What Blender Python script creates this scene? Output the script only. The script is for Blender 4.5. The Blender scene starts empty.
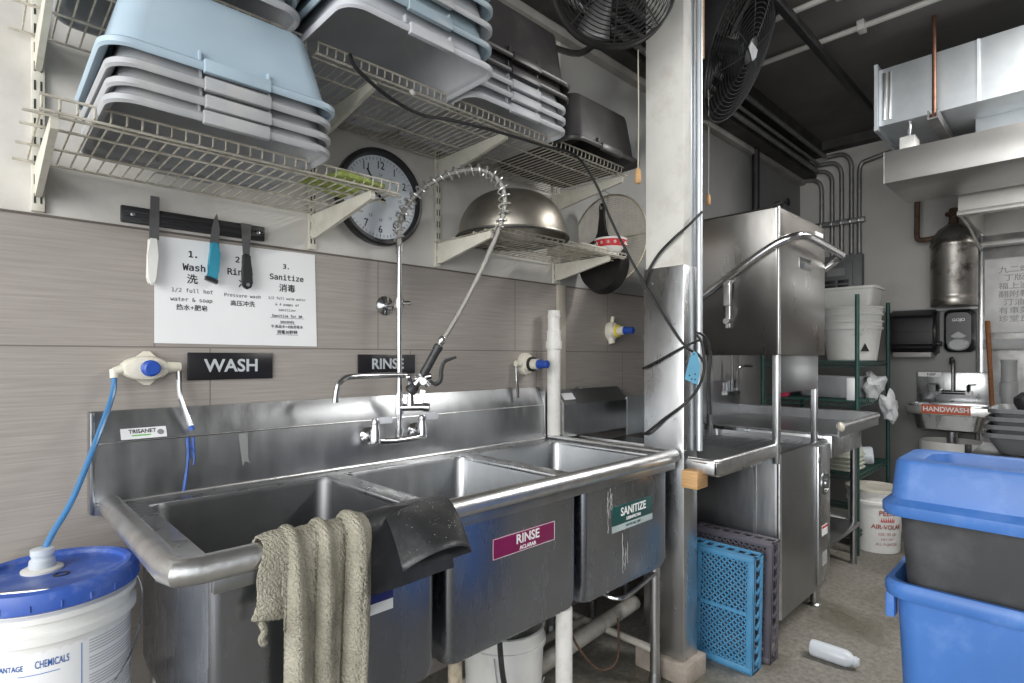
import bpy, bmesh, math, random, os
from mathutils import Vector, Matrix, Euler
random.seed(7)
sc = bpy.context.scene
COL = sc.collection
PI = math.pi
# ---------------------------------------------------------------- camera, sky, lights, exposure
cam_d = bpy.data.cameras.new('camera'); cam = bpy.data.objects.new('camera', cam_d); COL.objects.link(cam)
cam.location = (0, 0, 1.36); cam.rotation_euler = (PI/2, 0, -math.radians(90-45.9))
cam_d.sensor_width = 36; cam_d.lens = 555/1024*36; cam_d.shift_y = 15.5/1024; cam_d.clip_start = .02
sc.camera = cam
sc.view_settings.view_transform = 'Standard'; sc.view_settings.look = 'None'
sc.view_settings.gamma = 1; sc.view_settings.use_curve_mapping = False
sc.view_settings.exposure = 0.75
w = bpy.data.worlds.new('overcast_sky'); sc.world = w; w.use_nodes = True
nt = w.node_tree; bgn = nt.nodes['Background']
bgn.inputs['Color'].default_value = (.93, .97, 1.0, 1); bgn.inputs['Strength'].default_value = 1.15
def area(name, loc, target, sx, sy, power, col=(1, 1, 1)):
    d = bpy.data.lights.new(name, 'AREA'); d.shape = 'RECTANGLE'; d.size = sx; d.size_y = sy; d.energy = power; d.color = col
    o = bpy.data.objects.new(name, d); COL.objects.link(o); o.location = loc
    o.rotation_euler = (Vector(target)-Vector(loc)).to_track_quat('-Z', 'Y').to_euler()
    return o
area('doorway_daylight', (-3.4, -.4, 2.4), (4.0, .2, 1.7), 3.6, 3.2, 130, (1, .98, .95))
area('added_ceiling_fill', (3.55, -1.1, 3.32), (3.55, -1.09, 0), .4, 2.4, 75, (1, .98, .95))  # unseen fill light added to brighten the right of the room
area('hood_lamp', (5.25, -.25, 2.5), (5.6, .1, 0), .3, .6, 32, (1, .96, .9))

# ---------------------------------------------------------------- materials
def newmat(name):
    m = bpy.data.materials.new(name); m.use_nodes = True
    return m, m.node_tree, m.node_tree.nodes['Principled BSDF']
def mat(name, col, rough=.5, metal=0, var=.12, scale=6, bump=0, bscale=60, stretch=None, spec=None, dirt=None, dirt_amt=.35, dscale=3, alpha=None, trans=0, rvar=0):
    """plain procedural surface: base colour varied by noise, optional dirt patches, optional bump"""
    m, nt, b = newmat(name); N = nt.nodes; L = nt.links
    tc = N.new('ShaderNodeTexCoord'); mp = N.new('ShaderNodeMapping'); L.new(tc.outputs['Object'], mp.inputs[0])
    if stretch: mp.inputs['Scale'].default_value = stretch
    n = N.new('ShaderNodeTexNoise'); n.inputs['Scale'].default_value = scale; n.inputs['Detail'].default_value = 6
    L.new(mp.outputs[0], n.inputs['Vector'])
    mr = N.new('ShaderNodeMapRange'); L.new(n.outputs['Fac'], mr.inputs[0])
    mr.inputs[1].default_value = .3; mr.inputs[2].default_value = .7
    mr.inputs[3].default_value = 1-var; mr.inputs[4].default_value = 1+var
    mx = N.new('ShaderNodeMix'); mx.data_type = 'RGBA'; mx.blend_type = 'MULTIPLY'; mx.inputs[0].default_value = 1
    mx.inputs[6].default_value = (*col, 1)
    L.new(mr.outputs[0], mx.inputs[7])
    out = mx.outputs[2]
    if dirt:
        n2 = N.new('ShaderNodeTexNoise'); n2.inputs['Scale'].default_value = dscale; n2.inputs['Detail'].default_value = 9; n2.inputs['Roughness'].default_value = .65
        L.new(tc.outputs['Object'], n2.inputs['Vector'])
        r2 = N.new('ShaderNodeMapRange'); L.new(n2.outputs['Fac'], r2.inputs[0])
        r2.inputs[1].default_value = .5; r2.inputs[2].default_value = .75; r2.inputs[3].default_value = 0; r2.inputs[4].default_value = dirt_amt
        m2 = N.new('ShaderNodeMix'); m2.data_type = 'RGBA'; L.new(r2.outputs[0], m2.inputs[0]); L.new(out, m2.inputs[6]); m2.inputs[7].default_value = (*dirt, 1)
        out = m2.outputs[2]
    L.new(out, b.inputs['Base Color'])
    b.inputs['Roughness'].default_value = rough; b.inputs['Metallic'].default_value = metal
    if rvar:
        r3 = N.new('ShaderNodeMapRange'); L.new(n.outputs['Fac'], r3.inputs[0]); r3.inputs[1].default_value = .3; r3.inputs[2].default_value = .7
        r3.inputs[3].default_value = max(.03, rough-rvar); r3.inputs[4].default_value = rough+rvar; L.new(r3.outputs[0], b.inputs['Roughness'])
    if spec is not None: b.inputs['Specular IOR Level'].default_value = spec
    if trans: b.inputs['Transmission Weight'].default_value = trans
    if bump:
        n3 = N.new('ShaderNodeTexNoise'); n3.inputs['Scale'].default_value = bscale; n3.inputs['Detail'].default_value = 4
        L.new(mp.outputs[0], n3.inputs['Vector'])
        bp = N.new('ShaderNodeBump'); bp.inputs['Strength'].default_value = bump; bp.inputs['Distance'].default_value = .01
        L.new(n3.outputs['Fac'], bp.inputs['Height']); L.new(bp.outputs[0], b.inputs['Normal'])
    return m
STEEL = mat('brushed_stainless', (.55, .56, .57), .3, 1, .05, 6, .03, 30, (4, 4, 1), dirt=(.36, .36, .37), dirt_amt=.3, dscale=5, rvar=.05)
STEELD = mat('dull_stainless', (.38, .39, .40), .33, 1, .06, 6, .03, 30, (4, 4, 1), dirt=(.27, .27, .28), dirt_amt=.4, dscale=6, rvar=.05)
BOWLSKIN = mat('bluish_bowl_steel', (.35, .37, .415), .26, 1, .05, 6, 0, 30, (4, 4, 1), dirt=(.29, .30, .335), dirt_amt=.4, dscale=6, rvar=.04)
STEELB = mat('stained_shaded_basin_steel', (.17, .175, .18), .42, 1, .1, 5, .03, 30, dirt=(.10, .10, .10), dirt_amt=.6, dscale=4)  # near basin: stains plus its dark reflections, both put into the base colour
STEELW = mat('worn_rail_steel', (.66, .66, .66), .33, 1, .12, 20, .08, 90, dirt=(.45, .45, .44), dirt_amt=.5, dscale=12)
STEELH = mat('machine_stainless', (.50, .48, .455), .3, 1, .06, 3, .02, 20, (3, 3, 1), dirt=(.42, .40, .375), dirt_amt=.3, dscale=2, rvar=.04)
GALV = mat('galvanised_sheet', (.66, .70, .73), .48, .8, .1, 5, .03, 50, dirt=(.5, .53, .56), dirt_amt=.4, dscale=6)
HOODM = mat('hood_steel', (.66, .65, .63), .36, .9, .1, 4, .03, 40, dirt=(.5, .48, .45), dirt_amt=.5, dscale=3)
CHROME = mat('chrome', (.60, .60, .61), .15, 1, .05, 20)
CHROMED = mat('darker_chrome', (.40, .40, .41), .24, 1, .05, 20)
SPRING = mat('spring_steel', (.66, .66, .65), .36, .8, .05, 20)
WIRE = mat('cream_coated_wire', (.50, .47, .40), .5, 0, .2, 30, dirt=(.2, .16, .10), dirt_amt=.7, dscale=25)
CREAM = mat('cream_enamel_steel', (.62, .60, .52), .42, 0, .1, 8, dirt=(.36, .31, .24), dirt_amt=.5, dscale=14)
SLOT = mat('dark_slot', (.03, .03, .028), .8)
BLACK = mat('black_plastic', (.018, .018, .02), .4, 0, .2, 20)
BLACKR = mat('black_rubber', (.028, .029, .031), .42, 0, .25, 15, .15, 80, dirt=(.14, .14, .14), dirt_amt=.3, dscale=18)
BLACKM = mat('black_metal', (.022, .022, .023), .45, .3, .3, 12)
DARKTUB = mat('black_tub_plastic', (.045, .042, .043), .36, 0, .2, 8, dirt=(.12, .115, .11), dirt_amt=.4, dscale=10)
GRAYTUB = mat('gray_tub_plastic', (.36, .37, .385), .45, 0, .1, 8, dirt=(.52, .5, .46), dirt_amt=.5, dscale=14)
PALETUB = mat('pale_gray_tub_plastic', (.46, .47, .5), .45, 0, .08, 8, dirt=(.6, .6, .58), dirt_amt=.4, dscale=12)
BLUETUB = mat('pale_blue_tub_plastic', (.36, .46, .54), .42, 0, .06, 5, dirt=(.42, .5, .55), dirt_amt=.5, dscale=10)
TEALTUB = mat('grayish_blue_tub_plastic', (.28, .36, .41), .42, 0, .08, 5, dirt=(.42, .46, .47), dirt_amt=.5, dscale=12)
WHITEP = mat('white_plastic', (.72, .72, .69), .4, 0, .06, 9, dirt=(.45, .42, .36), dirt_amt=.4, dscale=9)
WHITEPAIL = mat('pail_plastic', (.74, .74, .72), .38, 0, .05, 6, dirt=(.55, .52, .45), dirt_amt=.35, dscale=10)
IVORY = mat('ivory_plastic', (.70, .67, .57), .4, 0, .08, 20, dirt=(.4, .33, .2), dirt_amt=.4, dscale=30)
PVC = mat('white_pvc', (.72, .71, .68), .35, 0, .05, 10, dirt=(.38, .34, .28), dirt_amt=.45, dscale=18)
GRAYPVC = mat('gray_pvc', (.34, .35, .35), .45, 0, .08, 10)
BLUE = mat('blue_bin_plastic', (.055, .165, .47), .42, 0, .1, 6, dirt=(.2, .32, .6), dirt_amt=.4, dscale=12)
BLUELID = mat('blue_pail_lid_plastic', (.035, .10, .42), .4, 0, .15, 8, dirt=(.3, .36, .55), dirt_amt=.6, dscale=16)
BLUECAP = mat('blue_cap_plastic', (.02, .07, .35), .35)
BINGRAY = mat('dark_gray_bin_plastic', (.036, .037, .04), .55, 0, .15, 6, dirt=(.12, .12, .13), dirt_amt=.5, dscale=6)
RACKBLUE = mat('blue_rack_plastic', (.07, .26, .47), .45, 0, .1, 8, dirt=(.2, .4, .55), dirt_amt=.4, dscale=12)
RACKGRAY = mat('plum_gray_rack_plastic', (.10, .09, .11), .45, 0, .12, 8)
TUBEBLUE = mat('blue_hose', (.05, .18, .38), .25, 0, .1, 6)
WOOD = mat('pine_wood', (.55, .33, .15), .6, 0, .2, 8, stretch=(2, 2, 14))
STICKW = mat('reddish_broom_wood', (.24, .09, .03), .5, 0, .25, 10, stretch=(10, 10, 1))
PAINTW = mat('white_painted_post', (.66, .65, .61), .6, 0, .06, 6, .12, 40, dirt=(.42, .38, .32), dirt_amt=.5, dscale=9)
CONCRETE = mat('rough_concrete', (.30, .26, .22), .9, 0, .25, 10, .5, 50)
TERRY = mat('beige_terry_cloth', (.50, .46, .38), .95, 0, .18, 60, .9, 260, dirt=(.30, .27, .22), dirt_amt=.35, dscale=22)
def mat_terry():
    """looped cotton: speckled loops over diagonal ribs"""
    m, nt, b = newmat('beige_terry_ribbed'); N = nt.nodes; L = nt.links
    tc = N.new('ShaderNodeTexCoord'); mp = N.new('ShaderNodeMapping'); mp.inputs['Rotation'].default_value = (0, .62, 0); L.new(tc.outputs['Object'], mp.inputs[0])
    wv = N.new('ShaderNodeTexWave'); wv.bands_direction = 'X'; wv.inputs['Scale'].default_value = 38; wv.inputs['Distortion'].default_value = 6; wv.inputs['Detail'].default_value = 3; wv.inputs['Detail Scale'].default_value = 3; L.new(mp.outputs[0], wv.inputs['Vector'])
    n = N.new('ShaderNodeTexNoise'); n.inputs['Scale'].default_value = 210; n.inputs['Detail'].default_value = 4; L.new(tc.outputs['Object'], n.inputs['Vector'])
    n2 = N.new('ShaderNodeTexNoise'); n2.inputs['Scale'].default_value = 14; n2.inputs['Detail'].default_value = 5; L.new(tc.outputs['Object'], n2.inputs['Vector'])
    cr = N.new('ShaderNodeValToRGB'); L.new(n2.outputs['Fac'], cr.inputs[0]); cr.color_ramp.elements[0].position = .35; cr.color_ramp.elements[0].color = (.30, .285, .225, 1); cr.color_ramp.elements[1].position = .7; cr.color_ramp.elements[1].color = (.43, .405, .33, 1)
    L.new(cr.outputs[0], b.inputs['Base Color']); b.inputs['Roughness'].default_value = 1
    ad = N.new('ShaderNodeMath'); ad.operation = 'MULTIPLY_ADD'; L.new(wv.outputs['Fac'], ad.inputs[0]); ad.inputs[1].default_value = .28; L.new(n.outputs['Fac'], ad.inputs[2])
    bp = N.new('ShaderNodeBump'); bp.inputs['Strength'].default_value = 1; bp.inputs['Distance'].default_value = .007; L.new(ad.outputs[0], bp.inputs['Height']); L.new(bp.outputs[0], b.inputs['Normal'])
    return m
TERRY = mat_terry()
PAPER = mat('laminated_paper', (.80, .81, .82), .35, 0, .03, 4)
INK = mat('black_ink', (.015, .015, .017), .6)
GRAYINK = mat('gray_ink', (.22, .22, .23), .6)
SIGNBLK = mat('black_sign', (.012, .012, .015), .3)
SIGNTXT = mat('silver_gray_lettering', (.50, .53, .56), .4)
WHITETXT = mat('white_lettering', (.85, .85, .85), .5)
MAGENTA = mat('magenta_label', (.20, .010, .075), .35, 0, .08, 20)
GREENLB = mat('dark_green_label', (.012, .07, .065), .35, 0, .08, 20)
NAVY = mat('navy_label', (.02, .03, .2), .35)
ORANGE = mat('orange_label', (.62, .13, .06), .45)
BLUEINK = mat('blue_print', (.06, .19, .55), .5)
REDINK = mat('red_print', (.55, .05, .05), .5)
GREENINK = mat('green_print', (.12, .45, .08), .5)
YELLOW = mat('yellow_label', (.75, .62, .05), .45)
CLOCKF = mat('clock_face_white', (.68, .73, .79), .35, 0, .02)
KBLADE = mat('dark_knife_steel', (.24, .24, .245), .35, .8, .2, 20)
TEALH = mat('teal_handle', (.03, .25, .36), .4)
SPONGE = mat('green_scrub_pad', (.36, .44, .12), .95, 0, .3, 40, .8, 200)
IRON = mat('black_cast_iron', (.018, .017, .017), .5, .4, .3, 20, .2, 120)
MESHW = mat('strainer_wire', (.45, .40, .31), .45, .6, .2, 20)
BOWLST = mat('old_bowl_steel', (.42, .39, .34), .4, 1, .25, 6, .03, 40, dirt=(.2, .17, .13), dirt_amt=.6, dscale=7)
CERAMIC = mat('white_ceramic', (.80, .79, .76), .2)
REDCER = mat('red_glaze', (.60, .05, .06), .25)
TANKM = mat('sooty_tank_steel', (.42, .40, .37), .36, .9, .2, 4, .03, 40, dirt=(.03, .022, .012), dirt_amt=1.3, dscale=6.5)
RUST = mat('rusty_pipe', (.12, .075, .05), .7, .4, .4, 20, .3, 80)
CONDUIT = mat('gray_conduit', (.22, .22, .22), .45, .6, .2, 15)
PANELG = mat('gray_panel_paint', (.15, .155, .16), .5, .2, .1, 8)
GREENW = mat('dark_green_epoxy', (.018, .06, .05), .45, .2, .2, 20)
BAG = mat('cloudy_plastic_bag', (.62, .64, .66), .3, 0, .1, 20)
CLEARP = mat('frosted_plastic', (.72, .77, .82), .3, 0, .04, 10, trans=.25)
COPPER = mat('copper_rod', (.15, .075, .05), .45, .7, .3, 20)
CABLE = mat('black_cable', (.014, .014, .015), .5)
TAGBL = mat('light_blue_tag', (.13, .36, .52), .5)
STAINB = mat('blue_chemical_stain', (.025, .09, .36), .4, 0, .3, 60)
BEIGE = mat('beige_board', (.60, .56, .48), .5, 0, .08, 10)
PINK = mat('pinkish_red_plastic', (.45, .03, .08), .4)
DARKB = mat('dark_beam_paint', (.035, .033, .032), .6, 0, .3, 6, dirt=(.11, .10, .09), dirt_amt=.5, dscale=6)
WHITEPIPE = mat('white_painted_pipe', (.42, .41, .39), .5, 0, .1, 10)

def mat_floor():
    """rough wet concrete: fine grain, damp olive patches, pale scuffs"""
    m, nt, b = newmat('wet_concrete_floor'); N = nt.nodes; L = nt.links
    tc = N.new('ShaderNodeTexCoord')
    def noise(sc_, det=6, rough=.6, dist=0):
        n = N.new('ShaderNodeTexNoise'); n.inputs['Scale'].default_value = sc_; n.inputs['Detail'].default_value = det; n.inputs['Roughness'].default_value = rough; n.inputs['Distortion'].default_value = dist
        L.new(tc.outputs['Object'], n.inputs['Vector']); return n.outputs['Fac']
    def rng(v, a, b_, c, d):
        k = N.new('ShaderNodeMapRange'); L.new(v, k.inputs[0])
        for q, x in enumerate((a, b_, c, d)): k.inputs[q+1].default_value = x
        return k.outputs[0]
    def mix(f, a, c):
        k = N.new('ShaderNodeMix'); k.data_type = 'RGBA'; L.new(f, k.inputs[0]); L.new(a, k.inputs[6]); k.inputs[7].default_value = (*c, 1); return k.outputs[2]
    cr = N.new('ShaderNodeValToRGB'); L.new(noise(38, 8, .75), cr.inputs[0])
    cr.color_ramp.elements[0].position = .32; cr.color_ramp.elements[0].color = (.115, .107, .09, 1)
    cr.color_ramp.elements[1].position = .68; cr.color_ramp.elements[1].color = (.29, .272, .24, 1)
    damp = noise(1.7, 5, .55, .4)
    c = mix(rng(damp, .50, .62, 0, .6), cr.outputs[0], (.085, .078, .052))
    c = mix(rng(noise(5, 10, .8, 1.6), .60, .72, 0, .5), c, (.42, .40, .37))
    L.new(c, b.inputs['Base Color']); L.new(rng(damp, .48, .64, .6, .22), b.inputs['Roughness'])
    bp = N.new('ShaderNodeBump'); bp.inputs['Strength'].default_value = .35; bp.inputs['Distance'].default_value = .006
    L.new(noise(55, 8, .7), bp.inputs['Height']); L.new(bp.outputs[0], b.inputs['Normal'])
    return m
def mat_wall(name, col, dirt, amt):
    return mat(name, col, .6, 0, .07, 2.5, .08, 14, dirt=dirt, dirt_amt=amt, dscale=2.2)
def mat_tile():
    """large streaked porcelain tiles: joints at set places, fine horizontal streaks"""
    m, nt, b = newmat('streaked_gray_tile'); N = nt.nodes; L = nt.links
    tc = N.new('ShaderNodeTexCoord'); sx = N.new('ShaderNodeSeparateXYZ'); L.new(tc.outputs['Object'], sx.inputs[0])
    mp = N.new('ShaderNodeMapping'); mp.inputs['Scale'].default_value = (3.0, 1, 110); L.new(tc.outputs['Object'], mp.inputs[0])
    n = N.new('ShaderNodeTexNoise'); n.inputs['Scale'].default_value = 1.6; n.inputs['Detail'].default_value = 7; n.inputs['Roughness'].default_value = .6; L.new(mp.outputs[0], n.inputs['Vector'])
    cr = N.new('ShaderNodeValToRGB'); L.new(n.outputs['Fac'], cr.inputs[0])
    cr.color_ramp.elements[0].position = .3; cr.color_ramp.elements[0].color = (.285, .257, .234, 1)
    cr.color_ramp.elements[1].position = .7; cr.color_ramp.elements[1].color = (.375, .343, .315, 1)
    def math_(op, a, b_=None, c=None):
        k = N.new('ShaderNodeMath'); k.operation = op
        for i, v in enumerate((a, b_, c)):
            if v is None: continue
            if isinstance(v, (int, float)): k.inputs[i].default_value = v
            else: L.new(v, k.inputs[i])
        return k.outputs[0]
    X, Z = sx.outputs[0], sx.outputs[2]
    up = math_('GREATER_THAN', Z, 1.39)
    off = math_('MULTIPLY_ADD', up, -.153, .543)
    t = math_('DIVIDE', math_('SUBTRACT', X, off), .76)
    fx = math_('ABSOLUTE', math_('SUBTRACT', t, math_('ROUND', t)))
    jx = math_('LESS_THAN', fx, .0026)
    jz = math_('LESS_THAN', math_('ABSOLUTE', math_('SUBTRACT', Z, 1.39)),   .0022)
    j = math_('MAXIMUM', jx, jz)
    mx = N.new('ShaderNodeMix'); mx.data_type = 'RGBA'; L.new(j, mx.inputs[0]); L.new(cr.outputs[0], mx.inputs[6]); mx.inputs[7].default_value = (.17, .155, .14, 1)
    L.new(mx.outputs[2], b.inputs['Base Color']); b.inputs['Roughness'].default_value = .42
    bp = N.new('ShaderNodeBump'); bp.inputs['Strength'].default_value = .35; bp.inputs['Distance'].default_value = .004
    L.new(math_('SUBTRACT', math_('MULTIPLY', n.outputs['Fac'], .25), j), bp.inputs['Height']); L.new(bp.outputs[0], b.inputs['Normal'])
    return m

# ---------------------------------------------------------------- mesh helpers
def B(): return bmesh.new()
def box(bm, x0, x1, y0, y1, z0, z1, bev=0, seg=2):
    r = bmesh.ops.create_cube(bm, size=1); vs = r['verts']
    for v in vs:
        v.co = Vector((x0 if v.co.x < 0 else x1, y0 if v.co.y < 0 else y1, z0 if v.co.z < 0 else z1))
    if bev:
        es = list({e for v in vs for e in v.link_edges})
        bmesh.ops.bevel(bm, geom=es, offset=bev, segments=seg, profile=.5, affect='EDGES')
    return bm
def loft(bm, loops, cap0=False, cap1=False, closed=True):
    rows = [[bm.verts.new(p) for p in lp] for lp in loops]
    n = len(rows[0])
    for a, b in zip(rows, rows[1:]):
        for i in range(n if closed else n-1):
            j = (i+1) % n
            bm.faces.new((a[i], a[j], b[j], b[i]))
    if cap0: bm.faces.new(rows[0][::-1])
    if cap1: bm.faces.new(rows[-1])
    return rows
def frame(d):
    d = Vector(d).normalized(); a = Vector((0, 0, 1)) if abs(d.z) < .9 else Vector((1, 0, 0))
    u = d.cross(a).normalized(); v = d.cross(u).normalized()
    return d, u, v
def cyl(bm, p0, p1, r0, r1=None, seg=16, cap=True):
    r1 = r0 if r1 is None else r1; p0 = Vector(p0); p1 = Vector(p1); d, u, v = frame(p1-p0)
    ring = lambda p, r: [p+u*(r*math.cos(2*PI*i/seg))+v*(r*math.sin(2*PI*i/seg)) for i in range(seg)]
    loft(bm, [ring(p0, r0), ring(p1, r1)], cap, cap); return bm
def lathe(bm, o, axis, prof, seg=24, cap0=True, cap1=True):
    o = Vector(o); d, u, v = frame(axis)
    loft(bm, [[o+d*h+u*(r*math.cos(2*PI*i/seg))+v*(r*math.sin(2*PI*i/seg)) for i in range(seg)] for r, h in prof], cap0 and prof[0][0] > 0, cap1 and prof[-1][0] > 0)
    return bm
def cat(pts, n=8, closed=False):
    P = [Vector(p) for p in pts]; out = []; m = len(P)
    for i in range(m if closed else m-1):
        if closed: a, b, c, d = P[i-1], P[i], P[(i+1) % m], P[(i+2) % m]
        else: a = P[max(i-1, 0)]; b = P[i]; c = P[i+1]; d = P[min(i+2, m-1)]
        for k in range(n):
            t = k/n
            out.append(.5*((2*b)+(c-a)*t+(2*a-5*b+4*c-d)*t*t+(3*b-a-3*c+d)*t**3))
    if not closed: out.append(P[-1])
    return out
def tube(bm, pts, r, seg=8, smooth=0, closed=False, cap=True):
    P = cat(pts, smooth, closed) if smooth else [Vector(p) for p in pts]
    m = len(P); rs = r if isinstance(r, (list, tuple)) else None
    t0 = (P[1]-P[0]).normalized(); _, u, v = frame(t0); loops = []
    for i in range(m):
        if closed: t = (P[(i+1) % m]-P[i-1])
        else: t = P[min(i+1, m-1)]-P[max(i-1, 0)]
        if t.length < 1e-9: t = t0.copy()
        t.normalize(); u = u-t*u.dot(t)
        if u.length < 1e-6: _, u, _ = frame(t)
        u.normalize(); v = t.cross(u)
        rr = rs[min(int(i*len(rs)/m), len(rs)-1)] if rs else r
        loops.append([P[i]+u*(rr*math.cos(2*PI*k/seg))+v*(rr*math.sin(2*PI*k/seg)) for k in range(seg)])
    if closed: loops.append(loops[0])
    if closed:
        rows = [[bm.verts.new(p) for p in lp] for lp in loops[:-1]]
        for i in range(m):
            a, b = rows[i], rows[(i+1) % m]
            for k in range(seg): bm.faces.new((a[k], a[(k+1) % seg], b[(k+1) % seg], b[k]))
    else: loft(bm, loops, cap, cap)
    return bm
def bar(bm, p0, p1, w, h, up=(0, 0, 1)):
    p0 = Vector(p0); p1 = Vector(p1); d = (p1-p0).normalized(); s = d.cross(Vector(up)).normalized(); q = s.cross(d)
    f = lambda p: [p+s*(a*w/2)+q*(b*h/2) for a, b in ((-1, -1), (1, -1), (1, 1), (-1, 1))]
    loft(bm, [f(p0), f(p1)], True, True); return bm
def prism(bm, poly, axis, a, b):
    """extrude a 2D polygon: axis 'x' poly=(y,z); 'y' poly=(x,z); 'z' poly=(x,y)"""
    f = {'x': lambda p, k: (k, p[0], p[1]), 'y': lambda p, k: (p[0], k, p[1]), 'z': lambda p, k: (p[0], p[1], k)}[axis]
    loft(bm, [[f(p, a) for p in poly], [f(p, b) for p in poly]], True, True); return bm
def rrect(cx, cy, hx, hy, r, z, n=6):
    r = min(r, hx*.999, hy*.999); out = []
    for qx, qy, a0 in ((1, 1, 0), (-1, 1, PI/2), (-1, -1, PI), (1, -1, 1.5*PI)):
        for k in range(n+1):
            a = a0+PI/2*k/n
            out.append((cx+qx*(hx-r)+r*math.cos(a), cy+qy*(hy-r)+r*math.sin(a), z))
    return out
def rbox(bm, cx, cy, rows, n=6, cap0=True, cap1=True):
    """rows: (half x, half y, corner radius, z)"""
    loft(bm, [rrect(cx, cy, hx, hy, r, z, n) for hx, hy, r, z in rows], cap0, cap1); return bm
ORG = {}
def obj(name, bm, m, parent=None, sharp=35, local=False, kind=None, origin=None, label=None):
    bmesh.ops.recalc_face_normals(bm, faces=bm.faces)
    me = bpy.data.meshes.new(name)
    o = bpy.data.objects.new(name, me)
    if parent is not None:
        org = ORG[parent.name]
        if not local: bmesh.ops.translate(bm, vec=-org, verts=bm.verts)
    elif origin is not None:
        org = Vector(origin); bmesh.ops.translate(bm, vec=-org, verts=bm.verts); o.location = org
    else: org = Vector((0, 0, 0))
    for f in bm.faces: f.smooth = True
    lim = math.radians(sharp)
    for e in bm.edges:
        if len(e.link_faces) == 2 and e.calc_face_angle(0) > lim: e.smooth = False
    bm.to_mesh(me); bm.free(); me.materials.append(m); COL.objects.link(o)
    if parent is not None: o.parent = parent
    ORG[o.name] = org
    if kind: o['kind'] = kind
    if label: o['label'] = label
    return o
def thing(name, label, cat_, loc=(0, 0, 0), group=None, rot=None):
    o = bpy.data.objects.new(name, None); o.empty_display_size = .05; COL.objects.link(o); o.location = loc
    if rot is not None: o.rotation_euler = rot
    o['label'] = label; o['category'] = cat_
    if group: o['group'] = group
    ORG[o.name] = Vector(loc); return o
def tag(o, label, cat_, group=None):
    o['label'] = label; o['category'] = cat_
    if group: o['group'] = group
    return o
def struct(name, bm, m, parent=None):
    return obj(name, bm, m, parent, kind='structure')
def dup(root, loc, label, group=None, rotz=None):
    r = root.copy(); COL.objects.link(r); r.location = loc; r['label'] = label
    if rotz is not None: r.rotation_euler = (0, 0, rotz)
    if group: r['group'] = group
    ORG[r.name] = Vector(loc)
    for ch in list(root.children):
        c = ch.copy(); COL.objects.link(c); c.parent = r
        for g in list(ch.children):
            d = g.copy(); COL.objects.link(d); d.parent = c
    return r
MONO = None
try:
    fp = os.path.join(bpy.utils.system_resource('DATAFILES', path='fonts'), 'DejaVuSansMono.woff2')
    if os.path.exists(fp): MONO = bpy.data.fonts.load(fp)
except Exception: MONO = None
ROTS = {'-y': Euler((PI/2, 0, 0)), '-x': Euler((PI/2, 0, -PI/2))}
def words(lines, face, depth=.0006, mono=False, bm=None):
    """lines: (text, centre point, cap height size, boldness, x squeeze); returns a bmesh of raised lettering on a wall that faces FACE"""
    bm = bm or B(); dg = None
    for s, c, size, bold, sq in lines:
        cu = bpy.data.curves.new('lettering', 'FONT'); cu.body = s; cu.size = size; cu.align_x = 'CENTER'; cu.align_y = 'CENTER'
        cu.extrude = depth; cu.offset = bold; cu.resolution_u = 3
        if mono and MONO: cu.font = MONO
        t = bpy.data.objects.new('lettering', cu); COL.objects.link(t)
        bpy.context.view_layer.update()
        me = bpy.data.meshes.new_from_object(t.evaluated_get(bpy.context.evaluated_depsgraph_get()))
        M = Matrix.Translation(Vector(c)) @ ROTS[face].to_matrix().to_4x4() @ Matrix.Diagonal((sq, 1, 1, 1))
        me.transform(M); bm.from_mesh(me)
        bpy.data.objects.remove(t); bpy.data.curves.remove(cu); bpy.data.meshes.remove(me)
    return bm
def rawtext(lines, face, name, m, parent, mono=False):
    return obj(name, words(lines, face, mono=mono), m, parent, sharp=30)

# ================================================================ SETTING
TILE = mat_tile()
PAINT = mat('dirty_white_wall_paint', (.60, .58, .545), .6, 0, .07, 2.5, .12, 9, dirt=(.36, .335, .30), dirt_amt=.55, dscale=3.5)
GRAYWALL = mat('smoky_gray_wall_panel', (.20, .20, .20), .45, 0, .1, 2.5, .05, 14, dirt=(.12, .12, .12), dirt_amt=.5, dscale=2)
BACKP = mat_wall('back_wall_paint', (.46, .45, .43), (.30, .29, .27), .5)
struct('floor', box(B(), -2.5, 5.94, -2.6, 2.05, -.1, 0), mat_floor())
wl = struct('wall_left', box(B(), -2.5, 2.25, 1.95, 2.05, 1.742, 3.45), PAINT)
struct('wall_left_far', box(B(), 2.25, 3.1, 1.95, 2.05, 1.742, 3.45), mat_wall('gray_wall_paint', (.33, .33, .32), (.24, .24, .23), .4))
struct('wall_left_tiles', box(B(), -2.5, 3.1, 1.95, 2.06, 0, 1.7415), TILE)
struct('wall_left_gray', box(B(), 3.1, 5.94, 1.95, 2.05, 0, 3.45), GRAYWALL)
struct('wall_back', box(B(), 5.84, 5.94, -2.6, 1.95, 0, 3.45), BACKP)
struct('wall_back_lower', box(B(), 5.832, 5.84, .6, 1.95, 0, 1.745), mat('gray_lower_panel', (.24, .24, .235), .5, 0, .1, 3, dirt=(.16, .16, .155), dirt_amt=.5, dscale=3))
struct('wall_right', box(B(), -.4, 5.94, -2.7, -2.6, 0, 3.45), mat_wall('right_wall_paint', (.14, .14, .145), (.09, .09, .09), .4))
struct('ceiling', box(B(), -1.9, 5.94, -2.7, 2.05, 3.38, 3.48), mat('sooty_ceiling', (.11, .106, .10), .7, 0, .25, 2, .1, 20, dirt=(.15, .145, .14), dirt_amt=.5, dscale=1.6))
struct('trim_1', box(B(), 2.214, 2.278, 1.935, 1.952, 0, 1.742, .003), mat('beige_tile_trim', (.46, .42, .36), .5, 0, .1, 10))
struct('trim_2', box(B(), -2.5, 3.1, 1.9455, 1.952, 1.738, 1.7435), mat('tile_edge_strip', (.12, .10, .085), .5))
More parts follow.
